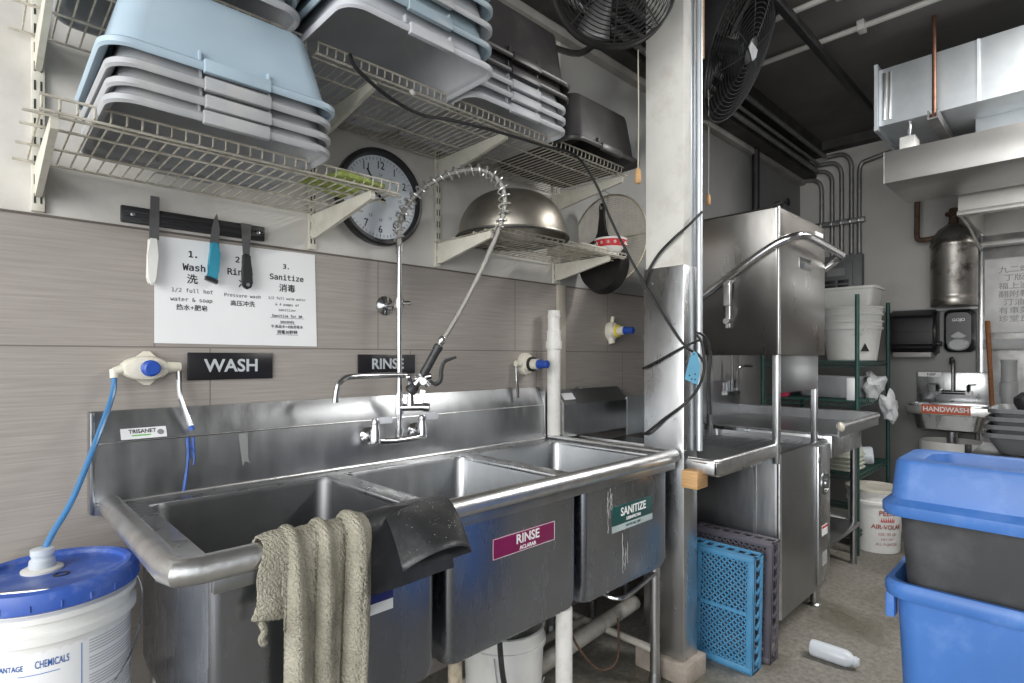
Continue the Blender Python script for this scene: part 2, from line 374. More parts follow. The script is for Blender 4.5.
struct('trim_3', box(B(), -.5, 5.84, 1.90, 1.95, 3.04, 3.085), mat('pale_top_trim', (.30, .29, .27), .5, 0, .2, 6))
struct('trim_4', box(B(), -.5, 5.84, 1.80, 1.95, 3.085, 3.2), DARKB)
struct('trim_5', box(B(), -.5, 5.84, 1.72, 1.95, 3.27, 3.38), DARKB)
struct('trim_6', box(B(), 5.72, 5.84, -2.6, 1.72, 3.30, 3.38), DARKB)
for k, (y, z, r) in enumerate(((1.76, 3.115, .018), (1.74, 3.17, .014), (1.69, 3.23, .018))):
    p = obj('conduit_run', tube(B(), [(-.4, y, z), (5.7, y, z)], r, 10), CONDUIT, kind='structure')
    p.name = 'trim_%d' % (7+k)

# ================================================================ SUPPORT POST
post = thing('support_post', 'tall square post at the end of the sink, white paint above steel cladding', 'post', (2.18, 1.26, 0))
obj('painted_shaft', box(B(), 2.124, 2.19, 1.164, 1.346, 1.74, 3.38, .004), PAINTW, post)
obj('steel_cladding', box(B(), 2.118, 2.235, 1.16, 1.352, .085, 1.745, .004), STEEL, post)
obj('galvanised_flange', box(B(), 2.19, 2.232, 1.166, 1.34, 1.745, 3.38, .002), GALV, post)
obj('concrete_base', box(B(), 2.092, 2.262, 1.132, 1.38, 0, .088, .006), CONCRETE, post)
bm = B()
for z in (.3, .62, 1.1, 1.5, 1.68):
    for y in (1.2, 1.31): cyl(bm, (2.119, y, z), (2.1155, y, z), .004, seg=8)
obj('rivet', bm, STEELD, post)
tag(obj('conduit_pipe', tube(B(), [(2.225, 1.145, .96), (2.225, 1.145, 3.37)], .0125, 12), GALV, origin=(2.225, 1.145, .96)), 'bare galvanised conduit running up the right edge of the post', 'pipe')
tag(obj('wood_strip', box(B(), 2.33, 2.36, 1.19, 1.23, 2.70, 3.379, .003), WOOD, origin=(2.345, 1.21, 2.70)), 'short pine strip beside the top of the white post', 'wood strip')
tag(obj('wood_block', box(B(), 2.045, 2.135, 1.062, 1.131, .835, .905, .003), WOOD, origin=(2.09, 1.1, .835)), 'raw pine block wedged under the corner of the dish table', 'wood block')

# ================================================================ THREE-COMPARTMENT SINK
sk = thing('three_compartment_sink', 'long stainless three compartment sink with rolled rail and high backsplash', 'sink', (1.17, 1.55, 0))
SX0, SX1, SY0, SY1 = .25, 2.105, 1.17, 1.945
bm = B(); prism(bm, [(1.9, .92), (1.9, 1.118), (1.934, 1.195), (1.938, 1.206), (1.948, 1.206), (1.948, .92)], 'x', .236, 2.07)
box(bm, .228, .238, 1.895, 1.948, .925, 1.206, .002); box(bm, 2.066, 2.074, 1.895, 1.948, .925, 1.19, .002)
obj('backsplash', bm, STEELD, sk)
bm = B(); cyl(bm, (.24, 1.899, 1.119), (2.07, 1.899, 1.119), .0025, seg=8); cyl(bm, (.24, 1.898, .951), (2.07, 1.898, .951), .006, seg=8)
obj('backsplash_crease', bm, STEELW, sk)
bowls = [(.335, .885), (.925, 1.475), (1.515, 2.065)]
BY0, BY1 = 1.205, 1.83
# deck with openings
bm = B()
zt, zb = .948, .930
box(bm, SX0+.02, SX1-.02, BY1-.012, 1.9, zb, zt, .004); box(bm, SX0+.02, SX1-.02, SY0+.02, BY0+.03, zb, zt, .004)
edges = [SX0+.02, .335+.015, .885-.015, .925+.015, 1.475-.015, 1.515+.015, 2.065-.015, SX1-.02]
for a, b in zip(edges[::2], edges[1::2]): box(bm, a, b, BY0+.02, BY1, zb, zt+.0005, .004)
obj('deck', bm, STEEL, sk)
bm = B()
tube(bm, [(SX0+.022, 1.90, .948), (SX0+.022, SY0+.07, .948), (SX0+.03, SY0+.035, .948), (SX0+.065, SY0+.022, .948), (SX1-.03, SY0+.022, .948), (SX1-.01, SY0+.024, .95)], .028, 18)
tube(bm, [(SX1-.012, SY0+.03, .956), (SX1-.012, 1.90, .956)], .012, 10)
obj('rolled_rail', bm, STEELW, sk)
bm = B(); box(bm, .335, 2.09, SY0+.012, SY0+.028, .895, .93, .002)
obj('apron', bm, STEELD, sk)
for i, (a, b) in enumerate(bowls):
    cx, cy, hx, hy = (a+b)/2, (BY0+BY1)/2, (b-a)/2, (BY1-BY0)/2; z0 = (.50, .50, .49)[i]
    bm = B()
    rows = [(hx-.02, hy-.02, .04, z0), (hx-.005, hy-.005, .035, z0+.012), (hx, hy, .022, z0+.04), (hx, hy, .022, .935),
            (hx-.012, hy-.012, .045, .945)]
    rbox(bm, cx, cy, rows, 6, cap1=False)
    bw = obj('bowl', bm, BOWLSKIN, sk)
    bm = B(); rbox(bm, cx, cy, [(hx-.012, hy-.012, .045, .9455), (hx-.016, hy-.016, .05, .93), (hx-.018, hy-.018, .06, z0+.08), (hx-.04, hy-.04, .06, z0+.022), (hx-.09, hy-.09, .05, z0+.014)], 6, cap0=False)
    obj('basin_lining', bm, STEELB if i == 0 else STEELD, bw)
    bm = B(); lathe(bm, (cx, cy, z0+.015), (0, 0, 1), [(.045, 0), (.045, .004), (.03, .005), (.028, .001), (.002, .001)], 20)
    obj('drain', bm, CHROME, bw)
    bm = B(); cyl(bm, (cx, cy, z0), (cx, cy, z0-.09), .035, .025, 14); cyl(bm, (cx, cy, z0-.05), (cx+.05, cy-.15, z0-.06), .018, seg=12)
    obj('drain_outlet', bm, RUST if i == 0 else STEELD, bw)
lever = B(); tube(lever, [(1.79, 1.5, .43), (1.79, 1.35, .42), (1.83, 1.27, .41), (1.96, 1.25, .44), (2.03, 1.235, .47)], .0085, 8, 5)
obj('drain_lever', lever, CHROME, sk)
RUSTLEG = mat('corroded_leg', (.42, .36, .27), .7, .1, .35, 25, .4, 60, dirt=(.16, .08, .035), dirt_amt=.9, dscale=22)
for x, y in ((.37, 1.24), (.37, 1.80), (.985, 1.25), (2.035, 1.245), (2.035, 1.82)):
    bm = B(); cyl(bm, (x, y, .05), (x, y, .55), .0205, seg=16); lg = obj('leg', bm, RUSTLEG if x == .985 else STEEL, sk)
    bm = B(); lathe(bm, (x, y, 0), (0, 0, 1), [(.026, 0), (.026, .02), (.018, .06)], 14); obj('foot', bm, STEELD, lg)
BRACE = mat('painted_brace_pipe', (.5, .48, .43), .5, .2, .2, 20, dirt=(.2, .15, .1), dirt_amt=.6, dscale=20)
for p in ([(2.035, 1.245, .14), (2.035, 1.82, .14)], [(1.0, 1.62, .14), (2.03, 1.62, .14)], [(.37, 1.26, .14), (.37, 1.8, .14)]): obj('cross_brace', tube(B(), p, .016, 10), BRACE, sk)
# stickers and lettering on the sink
st = obj('maker_sticker', prism(B(), [(.299, 0), (.412, 0), (.412, .034), (.299, .034)], 'y', 0, .0012), PAPER, sk)
st.data.transform(Matrix.Translation((0, 0, 0)))
for v in st.data.vertices: pass
def slope_place(o):   # lays a flat decal on the sloping top of the backsplash
    org = ORG[sk.name]
    for v in o.data.vertices:
        x, y, z = v.co+org
        t = z; v.co = Vector((x, 1.8975+ (t+.004)*.5055 + (y-.0)*(-1), 1.121+(t+.004)*.865 - y*.0))-org
slope_place(st)
bm = words([('TRISANET', (.352, 0, .023), .017, .0002, .9)], '-y', .0003); tx = obj('sticker_lettering', bm, INK, sk); 
for v in tx.data.vertices: v.co.y += .0018
slope_place(tx)
bm = B(); box(bm, .325, .372, -.0006, .0022, .009, .0125); tx = obj('sticker_swoosh', bm, GREENINK, sk); slope_place(tx)
bm = B(); lathe(bm, (.397, .0006, .017), (0, -1, 0), [(.0085, -.002), (.0085, .0004)], 14); tx = obj('sticker_emblem', bm, GRAYINK, sk); slope_place(tx)
rl = obj('rinse_label', box(B(), 1.087, 1.36, 1.203, 1.2055, .764, .827, .0005), MAGENTA, sk, label='magenta RINSE label on the middle bowl')
obj('label_lettering', words([('RINSE', (1.235, 1.2028, .803), .040, .0008, 1), ('ACLARAR', (1.235, 1.2028, .776), .0165, .0004, 1)], '-y'), WHITETXT, rl)
bm = B()
for z in (.7655, .8245): box(bm, 1.088, 1.359, 1.2022, 1.2035, z, z+.0012)
for x in (1.088, 1.3578): box(bm, x, x+.0012, 1.2022, 1.2035, .7655, .8255)
obj('label_border', bm, WHITETXT, rl)
sl = obj('sanitize_label', box(B(), 1.678, 1.948, 1.203, 1.2055, .737, .808, .0005), GREENLB, sk, label='green SANITIZE label on the far bowl')
obj('label_lettering', words([('SANITIZE', (1.815, 1.2028, .780), .043, .0008, .95), ('DESINFECTAR', (1.815, 1.2028, .751), .0155, .0003, 1)], '-y'), WHITETXT, sl)
obj('label_strip', box(B(), 1.678, 1.948, 1.2032, 1.2055, .713, .737), mat('pale_teal_strip', (.40, .47, .47), .4), sl)
obj('strip_lettering', words([('WATER FILL LINE', (1.813, 1.2029, .725), .013, 0, 1)], '-y'), GREENLB, sl)
wlb = obj('wash_label', box(B(), .60, .752, 1.203, 1.2055, .759, .80, .0005), NAVY, sk, label='navy and white label half hidden under the rubber mat')
obj('label_strip', box(B(), .60, .752, 1.2032, 1.2055, .733, .759), PAPER, wlb)
bm = B()   # run of dried blue detergent down the backsplash
tube(bm, [(.466, 1.8985, 1.115), (.468, 1.8985, 1.06), (.462, 1.8985, 1.0), (.455, 1.8965, .955)], .0045, 6, 5); tube(bm, [(.47, 1.899, 1.10), (.485, 1.899, 1.06), (.482, 1.899, 1.03)], .003, 6, 5)
for dx in (.008, .02): tube(bm, [(.462+dx, 1.9, 1.115), (.464+dx, 1.9, 1.05)], .004, 6)
obj('blue_drip_stain', bm, STAINB, sk)
bm = B(); prism(bm, [(.612, 1.112), (.640, 1.112), (.642, 1.03), (.648, 1.012), (.640, 1.018), (.632, 1.022), (.626, 1.005), (.622, 1.03)], 'y', 1.8985, 1.8996); obj('dried_smear', bm, mat('dried_smear_film', (.40, .41, .41), .45, .6), sk)
bm = B()
for (x, z0, z1) in ((1.655, .72, .87), (1.667, .77, .88), (1.676, .80, .86), (1.745, .55, .70), (1.762, .56, .64), (1.775, .58, .66), (1.65, .79, .85)):
    n_ = 9; pts = [(x+random.uniform(-.0035, .0035), 1.2048, z1+(z0-z1)*k/(n_-1)) for k in range(n_)]
    tube(bm, pts, [random.uniform(.0006, .002) for _ in range(n_)], 5, 2)
obj('water_streak', bm, mat('dried_white_drips', (.45, .45, .44), .6), sk)

# ================================================================ PRE-RINSE FAUCET
fc = thing('pre_rinse_faucet', 'chrome wall faucet with tall riser and coiled spray hose over the sink', 'faucet', (1.175, 1.84, 1.05))
def el(px, py, d=2.143): return ((px-400)*d/555, 1.36+(357-py)*d/555)
RX, RY = 1.178, 1.84
def ar(px, py, dd=0):   # point in the vertical plane through the riser, facing the doorway
    e, z = el(px, py); return (RX+.718*e-.696*dd, RY-.696*e-.718*dd, z)
bm = B()
tube(bm, [(1.075, RY, 1.062), (1.09, RY-.004, 1.045), (1.178, RY-.008, 1.04), (1.265, RY-.004, 1.045), (1.285, RY, 1.062)], .0135, 12, 4)
for x in (1.075, 1.285):
    cyl(bm, (x, 1.905, 1.062), (x, RY-.005, 1.062), .014, seg=14); lathe(bm, (x, 1.901, 1.062), (0, -1, 0), [(.032, 0), (.032, .006), (.02, .016), (.016, .03)], 20)
    lathe(bm, (x, RY, 1.035), (0, 0, 1), [(.012, 0), (.019, .004), (.019, .05), (.015, .062), (.015, .075)], 16)
obj('mixing_body', bm, CHROME, fc)
for x in (1.075, 1.285):
    bm = B(); lathe(bm, (x, RY, 1.108), (0, 0, 1), [(.016, 0), (.017, .01), (.012, .022)], 14); bar(bm, (x, RY, 1.122), (x+.052, RY-.03, 1.125), .014, .024); obj('handle', bm, CHROMED, fc)
bm = B(); cyl(bm, (RX, RY, 1.04), (RX, RY, 1.78), .0105, seg=16)
for z, r, h in ((1.055, .016, .03), (1.14, .016, .05), (1.20, .015, .02), (1.76, .014, .03)): cyl(bm, (RX, RY, z), (RX, RY, z+h), r, seg=14)
obj('riser', bm, CHROME, fc)
bm = B(); cyl(bm, (RX, RY, 1.565), (RX, 1.948, 1.565), .007, seg=10); lathe(bm, (RX, 1.949, 1.565), (0, -1, 0), [(.038, 0), (.038, .005), (.022, .012), (.012, .02)], 22); cyl(bm, (RX, RY, 1.55), (RX, RY, 1.585), .018, seg=14); cyl(bm, (RX, RY, 1.567), ar(411, 303), .008, seg=10)
obj('wall_bracket', bm, CHROME, fc)
arch_px = [(400, 246), (400, 228), (404, 212), (413, 199), (428, 186), (447, 176), (466, 170.5), (482, 170.5), (494, 176), (502, 186), (505, 198), (504, 212), (500, 228)]
hose_px = arch_px + [(493, 245), (478, 278), (458, 316), (440, 345)]
bm = B(); tube(bm, [ar(*p) for p in hose_px], .0095, 10, 5); obj('hose', bm, mat('flex_steel_hose', (.42, .41, .38), .4, .8, .1, 60, .4, 500), fc)
path = cat([ar(*p) for p in arch_px], 24); cum = [0]
for a, b in zip(path, path[1:]): cum.append(cum[-1]+(b-a).length)
turns = 25; pts = []; per = 14; tot = cum[-1]; j = 0
nrm = Vector((-.696, -.718, 0))
for k in range(turns*per+1):
    s = (k/(turns*per)); s2 = s
    L_ = s2*tot
    while j < len(cum)-2 and cum[j+1] < L_: j += 1
    f = (L_-cum[j])/max(1e-9, cum[j+1]-cum[j]); p = path[j].lerp(path[j+1], f); t = (path[j+1]-path[j]).normalized(); q = t.cross(nrm)
    r = .0215 if .1 < s < .92 else .017
    a = 2*PI*k/per; pts.append(p+nrm*(r*math.cos(a))+q*(r*math.sin(a)))
bm = B(); tube(bm, pts, .0036, 6); obj('coil_spring', bm, SPRING, fc)
bm = B(); p0, p1 = Vector(ar(440, 345)), Vector(ar(422, 378)); d = (p1-p0)
lathe(bm, p0-d*.25, d, [(.011, 0), (.015, .006), (.015, .02), (.0125, .03)], 14)
obj('hose_ferrule', bm, CHROME, fc)
bm = B(); lathe(bm, p0, d, [(.014, 0), (.0185, .004), (.0185, .02), (.0165, .03), (.0175, d.length*.85), (.013, d.length)], 16)
sp = obj('spray_grip', bm, BLACKR, fc)
bm = B(); cyl(bm, ar(423, 376), ar(413, 389), .014, .017, 14); cyl(bm, ar(416, 379), ar(432, 376), .011, seg=12); cyl(bm, ar(425, 381, -.02), ar(425, 381, .03), .013, seg=12); cyl(bm, ar(420, 374), ar(430, 386), .016, .012, 12)
obj('spray_valve', bm, CHROMED, fc)
bm = B(); lathe(bm, ar(417, 384), Vector(ar(409, 393))-Vector(ar(417, 384)), [(.014, 0), (.021, .012), (.024, .035), (.018, .042)], 16); obj('spray_head', bm, BLACKR, fc)
bm = B(); tube(bm, [ar(430, 381), ar(436, 384), ar(441, 380), ar(442, 370), ar(445, 362), ar(451, 359), ar(457, 357)], [.007, .009, .009, .008, .007, .006, .005], 8, 5); obj('squeeze_lever', bm, BLACKR, fc)
bm = B(); cyl(bm, ar(394, 375), ar(420, 376), .005, seg=8); obj('spray_hook', bm, CHROME, fc)
bm = B(); cyl(bm, (RX, RY, 1.165), ar(424, 407), .014, seg=14); cyl(bm, ar(411, 406), ar(411, 392), .015, .011, 14); cyl(bm, ar(424, 407), ar(430, 407.5), .017, .017, 14)
obj('add_on_valve', bm, CHROME, fc)
bm = B(); bar(bm, ar(421, 403), ar(424, 390), .016, .02); obj('add_on_handle', bm, CHROMED, fc)
sp0 = Vector(ar(411, 392)); bm = B()
tube(bm, [sp0, sp0+Vector((0, 0, .035)), sp0+Vector((-.012, 0, .056)), sp0+Vector((-.035, .004, .066)), (.98, 1.785, 1.292), (.925, 1.782, 1.288), (.898, 1.78, 1.268), (.888, 1.779, 1.235), (.885, 1.779, 1.205)], .0105, 12, 5)
obj('swing_spout', bm, CHROME, fc)

# ================================================================ TOWEL AND RUBBER MAT ON THE RAIL
def draped(u0, u1, nu, back, front, fold, thick=.0, zfloor=None, bl=None, seedz=0):
    """a sheet over the rolled rail; path down inside, over, and down the front; fold(u,s) moves it off the rail; bl(u) is the front length"""
    cy, cz, R = SY0+.022, .948, .031
    rows = []
    for i in range(nu+1):
        u = i/nu; x0 = u0+(u1-u0)*u; col = []
        ln = front*(bl(u) if bl else 1); nv = 110
        total = back+PI*R+ln
        for k in range(nv+1):
            s = total*k/nv
            if s < back: p = (cy+R, cz-(back-s)); nx = (1, 0)
            elif s < back+PI*R: a = (s-back)/R; p = (cy+R*math.cos(a), cz+R*math.sin(a)); nx = (math.cos(a), math.sin(a))
            else: p = (cy-R, cz-(s-back-PI*R)); nx = (-1, 0)
            dx, dn = fold(u, max(0, s-back-PI*R*.5)/max(1e-6, ln), s-back)
            col.append(Vector((x0+dx, p[0]+nx[0]*dn, p[1]+nx[1]*dn)))
        rows.append(col)
    return rows
def tfold(u, t, s):
    t = min(max(t, 0), 1)
    a = .010+.016*min(1, t*2.5)
    d = a*(1.0+.75*math.sin(u*19-1.2)+.30*math.sin(u*41+1+t*2))
    w = .03*max(0, 1-abs(u-.84)/.12)*min(1, t*4+.3)
    dx = -.03*t*(u-.4)*1.2+.004*math.sin(u*20+t*4)-.014*t*max(0, u-.8)*3
    return dx, max(.003, d*.7+w*.8)+random.uniform(-.0009, .0009)
tw_ = thing('dish_towel', 'worn beige terry towel draped over the front rail of the sink', 'towel', (.54, SY0, .97))
bm = B(); loft(bm, draped(.448, .668, 150, .10, .37, tfold), closed=False)
o = obj('main_drop', bm, TERRY, tw_, sharp=180); md = o.modifiers.new('cloth_thickness', 'SOLIDIFY'); md.thickness = .007; md.offset = 1
bm = B(); loft(bm, draped(.424, .487, 40, .08, .115, lambda u, t, s: (-.018*t+.004*math.sin(t*7), .003+.005*math.sin(u*3)+random.uniform(-.0007, .0007)), bl=lambda u: 1.0+.12*u), closed=False)
tube(bm, [(.409, 1.137, .83), (.414, 1.135, .815), (.408, 1.135, .80), (.414, 1.135, .79)], .0012, 5, 4)
o = obj('side_fold', bm, TERRY, tw_, sharp=180); md = o.modifiers.new('cloth_thickness', 'SOLIDIFY'); md.thickness = .006; md.offset = 1
mt = thing('rubber_mat', 'black speckled rubber mat folded over the sink rail beside the towel', 'rubber mat', (.77, SY0, .97))
bm = B(); rows = draped(.640, .875, 30, .05, .142, lambda u, t, s: (.022*t*(u+.1), .004+.004*math.sin(u*5)))
loft(bm, rows, closed=False); o = obj('hanging_sheet', bm, BLACKR, mt, sharp=180); md = o.modifiers.new('t', 'SOLIDIFY'); md.thickness = .005; md.offset = 1
bm = B(); loops = []
A0, A1 = Vector((.722, 1.25, .972)), Vector((.930, 1.25, .972))
C0, C1 = Vector((.706, 1.16, 1.012)), Vector((.905, 1.16, 1.010))
E0, E1 = Vector((.669, 1.032, .892)), Vector((.864, 1.032, .888))
def cuff(p, c, q, t): return p*((1-t)**2)+c*(2*t*(1-t))+q*(t*t)
def cuff_pt(u, t, top):
    l, r_ = cuff(A0, C0, E0, t), cuff(A1, C1, E1, t); p = l.lerp(r_, u)
    up = (r_-l).cross(cuff(A0, C0, E0, min(1, t+.01))-cuff(A0, C0, E0, t-.01)).normalized()
    if up.z < 0: up = -up
    th = .005+.052*max(0, (t-.35)/.65)**1.3; c_ = 2*u-1
    return p+up*((th*(1-abs(c_)**2.4)+.002) if top else -.004*(1-c_*c_))
for k in range(21):
    t = k/20; n_ = 18
    loops.append([cuff_pt(q/n_, t, True) for q in range(n_+1)]+[cuff_pt(1-q/n_, t, False) for q in range(1, n_)])
loft(bm, loops, cap0=True); o = obj('folded_cuff', bm, BLACKR, mt, sharp=50); md = o.modifiers.new('t', 'SOLIDIFY'); md.thickness = .003; md.offset = -1
bm = B()
for k in range(110):
    if k < 70:
        p = cuff_pt(random.uniform(.05, .95), random.uniform(.25, .98), True)
    else: p = Vector((random.uniform(.645, .87), SY0-.0145, random.uniform(.83, .93)))
    r_ = random.uniform(.0004, .0012); bmesh.ops.create_icosphere(bm, subdivisions=1, radius=r_, matrix=Matrix.Translation(p))
obj('white_speckle', bm, mat('dried_speckle', (.42, .42, .41), .7), mt)

# ================================================================ DETERGENT PAIL (stands on a steel stool)
PX, PY, PZ = .135, 1.69, .857
PR = .158
stl = thing('pail_stand', 'low steel stand holding up the detergent pail beside the sink', 'stand', (PX, PY, 0))
obj('stand_top', box(B(), PX-.17, PX+.165, PY-.17, PY+.17, .452, .477, .004), STEELD, stl)
for sx in (-1, 1):
    for sy in (-1, 1): obj('leg', box(B(), PX+sx*.14-.012, PX+sx*.14+.012, PY+sy*.15-.012, PY+sy*.15+.012, 0, .452, .002), STEELD, stl)
NX, NY = .118, 1.75
pl = thing('detergent_pail', 'white chemical pail with blue lid standing left of the sink', 'pail', (PX, PY, .595))
bm = B(); lathe(bm, (PX, PY, 0), (0, 0, 1), [(PR-.022, .597), (PR-.018, .60), (PR-.008, .865), (PR+.003, .868), (PR+.003, .885), (PR-.007, .89), (PR-.007, .91), (PR+.003, .914), (PR+.003, .926), (PR-.006, .93), (PR-.006, .955)], 64, cap1=False)
obj('body', bm, WHITEPAIL, pl, sharp=30)
bm = B(); lathe(bm, (PX, PY, 0), (0, 0, 1), [(PR+.004, .936), (PR+.009, .94), (PR+.009, .962), (PR+.004, .978), (PR-.008, .982), (PR-.018, .978), (PR-.021, .970), (PR-.03, .966), (.05, .964), (.003, .964)], 64)
lid = obj('lid', bm, BLUELID, pl, sharp=30)
bm = B()
for k in range(20):
    a = 2*PI*k/20; c_, s_ = math.cos(a), math.sin(a); x, y = PX+(PR+.009)*c_, PY+(PR+.009)*s_
    cyl(bm, (x, y, .944), (x, y, .958), .0025, seg=6)
obj('lid_tab', bm, BLUELID, lid)
nx, ny = NX, NY
bm = B(); lathe(bm, (nx, ny, .963), (0, 0, 1), [(.041, 0), (.041, .006), (.034, .010), (.025, .010)], 30); obj('spout_flange', bm, WHITEP, lid)
bm = B(); lathe(bm, (nx, ny, .97), (0, 0, 1), [(.027, 0), (.025, .02), (.021, .024), (.021, .03), (.023, .032), (.023, .046), (.017, .048)], 26); obj('spout', bm, CLEARP, lid)
bm = B(); lathe(bm, (nx+.03, ny-.065, .963), (0, 0, 1), [(.016, 0), (.016, .003), (.011, .003), (.011, .0005), (.001, .0005)], 20); obj('plug', bm, BLACK, lid)
bm = B(); cyl(bm, (-.005, 1.645, .969), (.12, 1.575, .969), .004, seg=8); obj('lid_rod', bm, STEELD, lid)
def wrap(bm_, r, ang0, z0, u0=0):
    for v in bm_.verts:
        u, d, z = v.co; a = ang0+(u-u0)/r
        v.co = Vector((PX+(r+d)*math.sin(a), PY-(r+d)*math.cos(a), z0+z))
    return bm_
def strip(u0, u1, z0, z1, d):
    bm_ = B(); n = 24
    for k in range(n):
        a, b = u0+(u1-u0)*k/n, u0+(u1-u0)*(k+1)/n
        bm_.faces.new([bm_.verts.new(p) for p in ((a, d, z0), (b, d, z0), (b, d, z1), (a, d, z1))])
    bmesh.ops.remove_doubles(bm_, verts=bm_.verts, dist=1e-6); return bm_
def taper(bm_):
    return bm_
rr = PR-.0095; AC = -.08
lb = obj('label', wrap(strip(-.26, .30, .605, .852, .0012), rr, AC, 0), PAPER, pl, sharp=60)
def wtext(lines, m, name, ang=AC):
    bm_ = words([(s, (u, 0, z), size, bold, sq) for s, u, z, size, bold, sq in lines], '-y', .0002)
    for v in bm_.verts: v.co.y = .0018
    obj(name, wrap(bm_, rr, ang, 0), m, lb)
wtext([('ADVANTAGE', -.083, .822, .0165, .0002, .66), ('CHEMICALS', -.003, .824, .0225, .0002, .48)], BLUEINK, 'blue_lettering')
bm = B()
for k in range(26):
    z = .843-k*.0065
    if k % 6 == 5: continue
    q = strip(.062, .062+random.uniform(.13, .17), z, z+.0028, .0017); tmp = bpy.data.meshes.new('x'); q.to_mesh(tmp); q.free(); bm.from_mesh(tmp); bpy.data.meshes.remove(tmp)
obj('fine_print', wrap(bm, rr, AC, 0), mat('pale_gray_print', (.48, .49, .5), .6), lb)
bm = B()
for zz in (.806,):
    q = strip(-.06, .01, .804, .8055, .0017); tmp = bpy.data.meshes.new('x'); q.to_mesh(tmp); q.free(); bm.from_mesh(tmp); bpy.data.meshes.remove(tmp)
q = strip(.047, .0485, .62, .846, .0017); tmp = bpy.data.meshes.new('x'); q.to_mesh(tmp); q.free(); bm.from_mesh(tmp); bpy.data.meshes.remove(tmp)
obj('label_rule', wrap(bm, rr, AC, 0), BLUEINK, lb)
bm = B(); a0 = .72
e0 = Vector((PX+(PR+.004)*math.cos(.25), PY+(PR+.004)*math.sin(.25), .925))
tube(bm, [e0, e0+Vector((.018, -.008, -.03)), e0+Vector((.02, -.03, -.075)), e0+Vector((-.005, -.10, -.14)), (PX+.10, PY-.145, .745), (PX+.02, PY-.17, .70), (PX-.1, PY-.15, .74)], .0022, 6, 6); obj('wire_handle', bm, STEEL, pl)
pl.location.z -= .118

# ---------------- chemical dispensers on the tile
def dispenser(name, label, x, z, tube_pts, front=True):
    t = thing(name, label, 'dispenser', (x, 1.95, z), 'chemical dispenser valves on the tile wall')
    return t
dv = thing('chemical_valve', 'white oval chemical valve with blue cap above the detergent pail', 'dispenser valve', (.362, 1.95, 1.327))
bm = B(); loops = []
for y, k in ((1.949, 1.0), (1.915, 1.0), (1.906, .9), (1.904, .8)):
    loops.append([(.362+.062*k*math.cos(a), y, 1.327+.036*k*math.sin(a)) for a in [2*PI*i/28 for i in range(28)]])
loft(bm, loops, True, True)
prism(bm, [(.30, 1.327), (.36, 1.377), (.375, 1.377), (.425, 1.327), (.375, 1.277), (.36, 1.277)], 'y', 1.945, 1.935)
obj('body', bm, IVORY, dv)
obj('port', cyl(B(), (.40, 1.92, 1.329), (.452, 1.92, 1.33), .018, .014, 14), IVORY, dv)
bm = B(); cyl(bm, (.31, 1.92, 1.327), (.285, 1.92, 1.318), .014, .012, 12); cyl(bm, (.285, 1.92, 1.325), (.285, 1.915, 1.30), .0105, seg=12)
obj('port', bm, IVORY, dv)
bm = B(); lathe(bm, (.37, 1.906, 1.327), (0, -1, 0), [(.024, 0), (.024, .012), (.021, .014), (.021, .034), (.017, .037)], 20); obj('cap', bm, BLUECAP, dv)
bm = B(); tube(bm, [(.447, 1.92, 1.328), (.448, 1.918, 1.29), (.45, 1.912, 1.24), (.465, 1.9, 1.18), (.474, 1.89, 1.15)], .0075, 10, 5); obj('outlet_tube', bm, CHROME, dv)
bm = B(); tube(bm, [(.474, 1.89, 1.152), (.476, 1.888, 1.138)], .0078, 10); obj('tube_tip', bm, STAINB, dv)
tag(obj('blue_hose', tube(B(), [(.285, 1.914, 1.302), (.278, 1.90, 1.25), (.235, 1.835, 1.14), (.18, 1.79, 1.0), (.14, 1.765, .93), (.122, 1.752, .892), (.118, 1.75, .872)], .0072, 10, 8), TUBEBLUE, origin=(.18, 1.75, 1.07)), 'translucent blue hose from the wall valve down into the pail', 'hose')
def side_valve(x, z, label, tubep=None, yl=False):
    t = thing('chemical_valve', label, 'dispenser valve', (x, 1.95, z))
    bm = B(); loops = []
    for y, k in ((1.949, 1.0), (1.918, 1.0), (1.908, .85)):
        loops.append([(x+.042*k*math.cos(a), y, z+.055*k*math.sin(a)) for a in [2*PI*i/20 for i in range(20)]])
    loft(bm, loops, True, True); lathe(bm, (x, 1.91, z), (0, -1, 0), [(.034, 0), (.034, .02), (.026, .024), (.026, .07)], 18)
    obj('body', bm, IVORY, t)
    obj('collar', lathe(B(), (x, 1.892, z), (0, -1, 0), [(.036, 0), (.036, .012)], 18), YELLOW if yl else BLACK, t)
    obj('cap', lathe(B(), (x, 1.845, z), (0, -1, 0), [(.024, 0), (.024, .012), (.019, .016), (.019, .06), (.015, .064)], 18), BLUECAP, t)
    bm = B()
    if tubep:
        cyl(bm, (x-.03, 1.925, z), (x-.075, 1.925, z+.004), .016, .014, 12); obj('port', bm, IVORY, t)
        obj('outlet_tube', tube(B(), tubep, .007, 8, 4), CHROME, t)
    else:
        cyl(bm, (x, 1.93, z+.045), (x, 1.92, z+.085), .012, seg=12); cyl(bm, (x-.01, 1.93, z-.04), (x-.01, 1.92, z-.075), .022, .02, 12); obj('port', bm, IVORY, t)
    return t
side_valve(1.965, 1.325, 'white chemical valve with blue cap and chrome outlet beside the white pipe', [(1.895, 1.925, 1.315), (1.893, 1.92, 1.25), (1.885, 1.905, 1.2), (1.872, 1.89, 1.165)])
side_valve(2.685, 1.512, 'white chemical valve with blue cap mounted alone over the dish table', None, True)

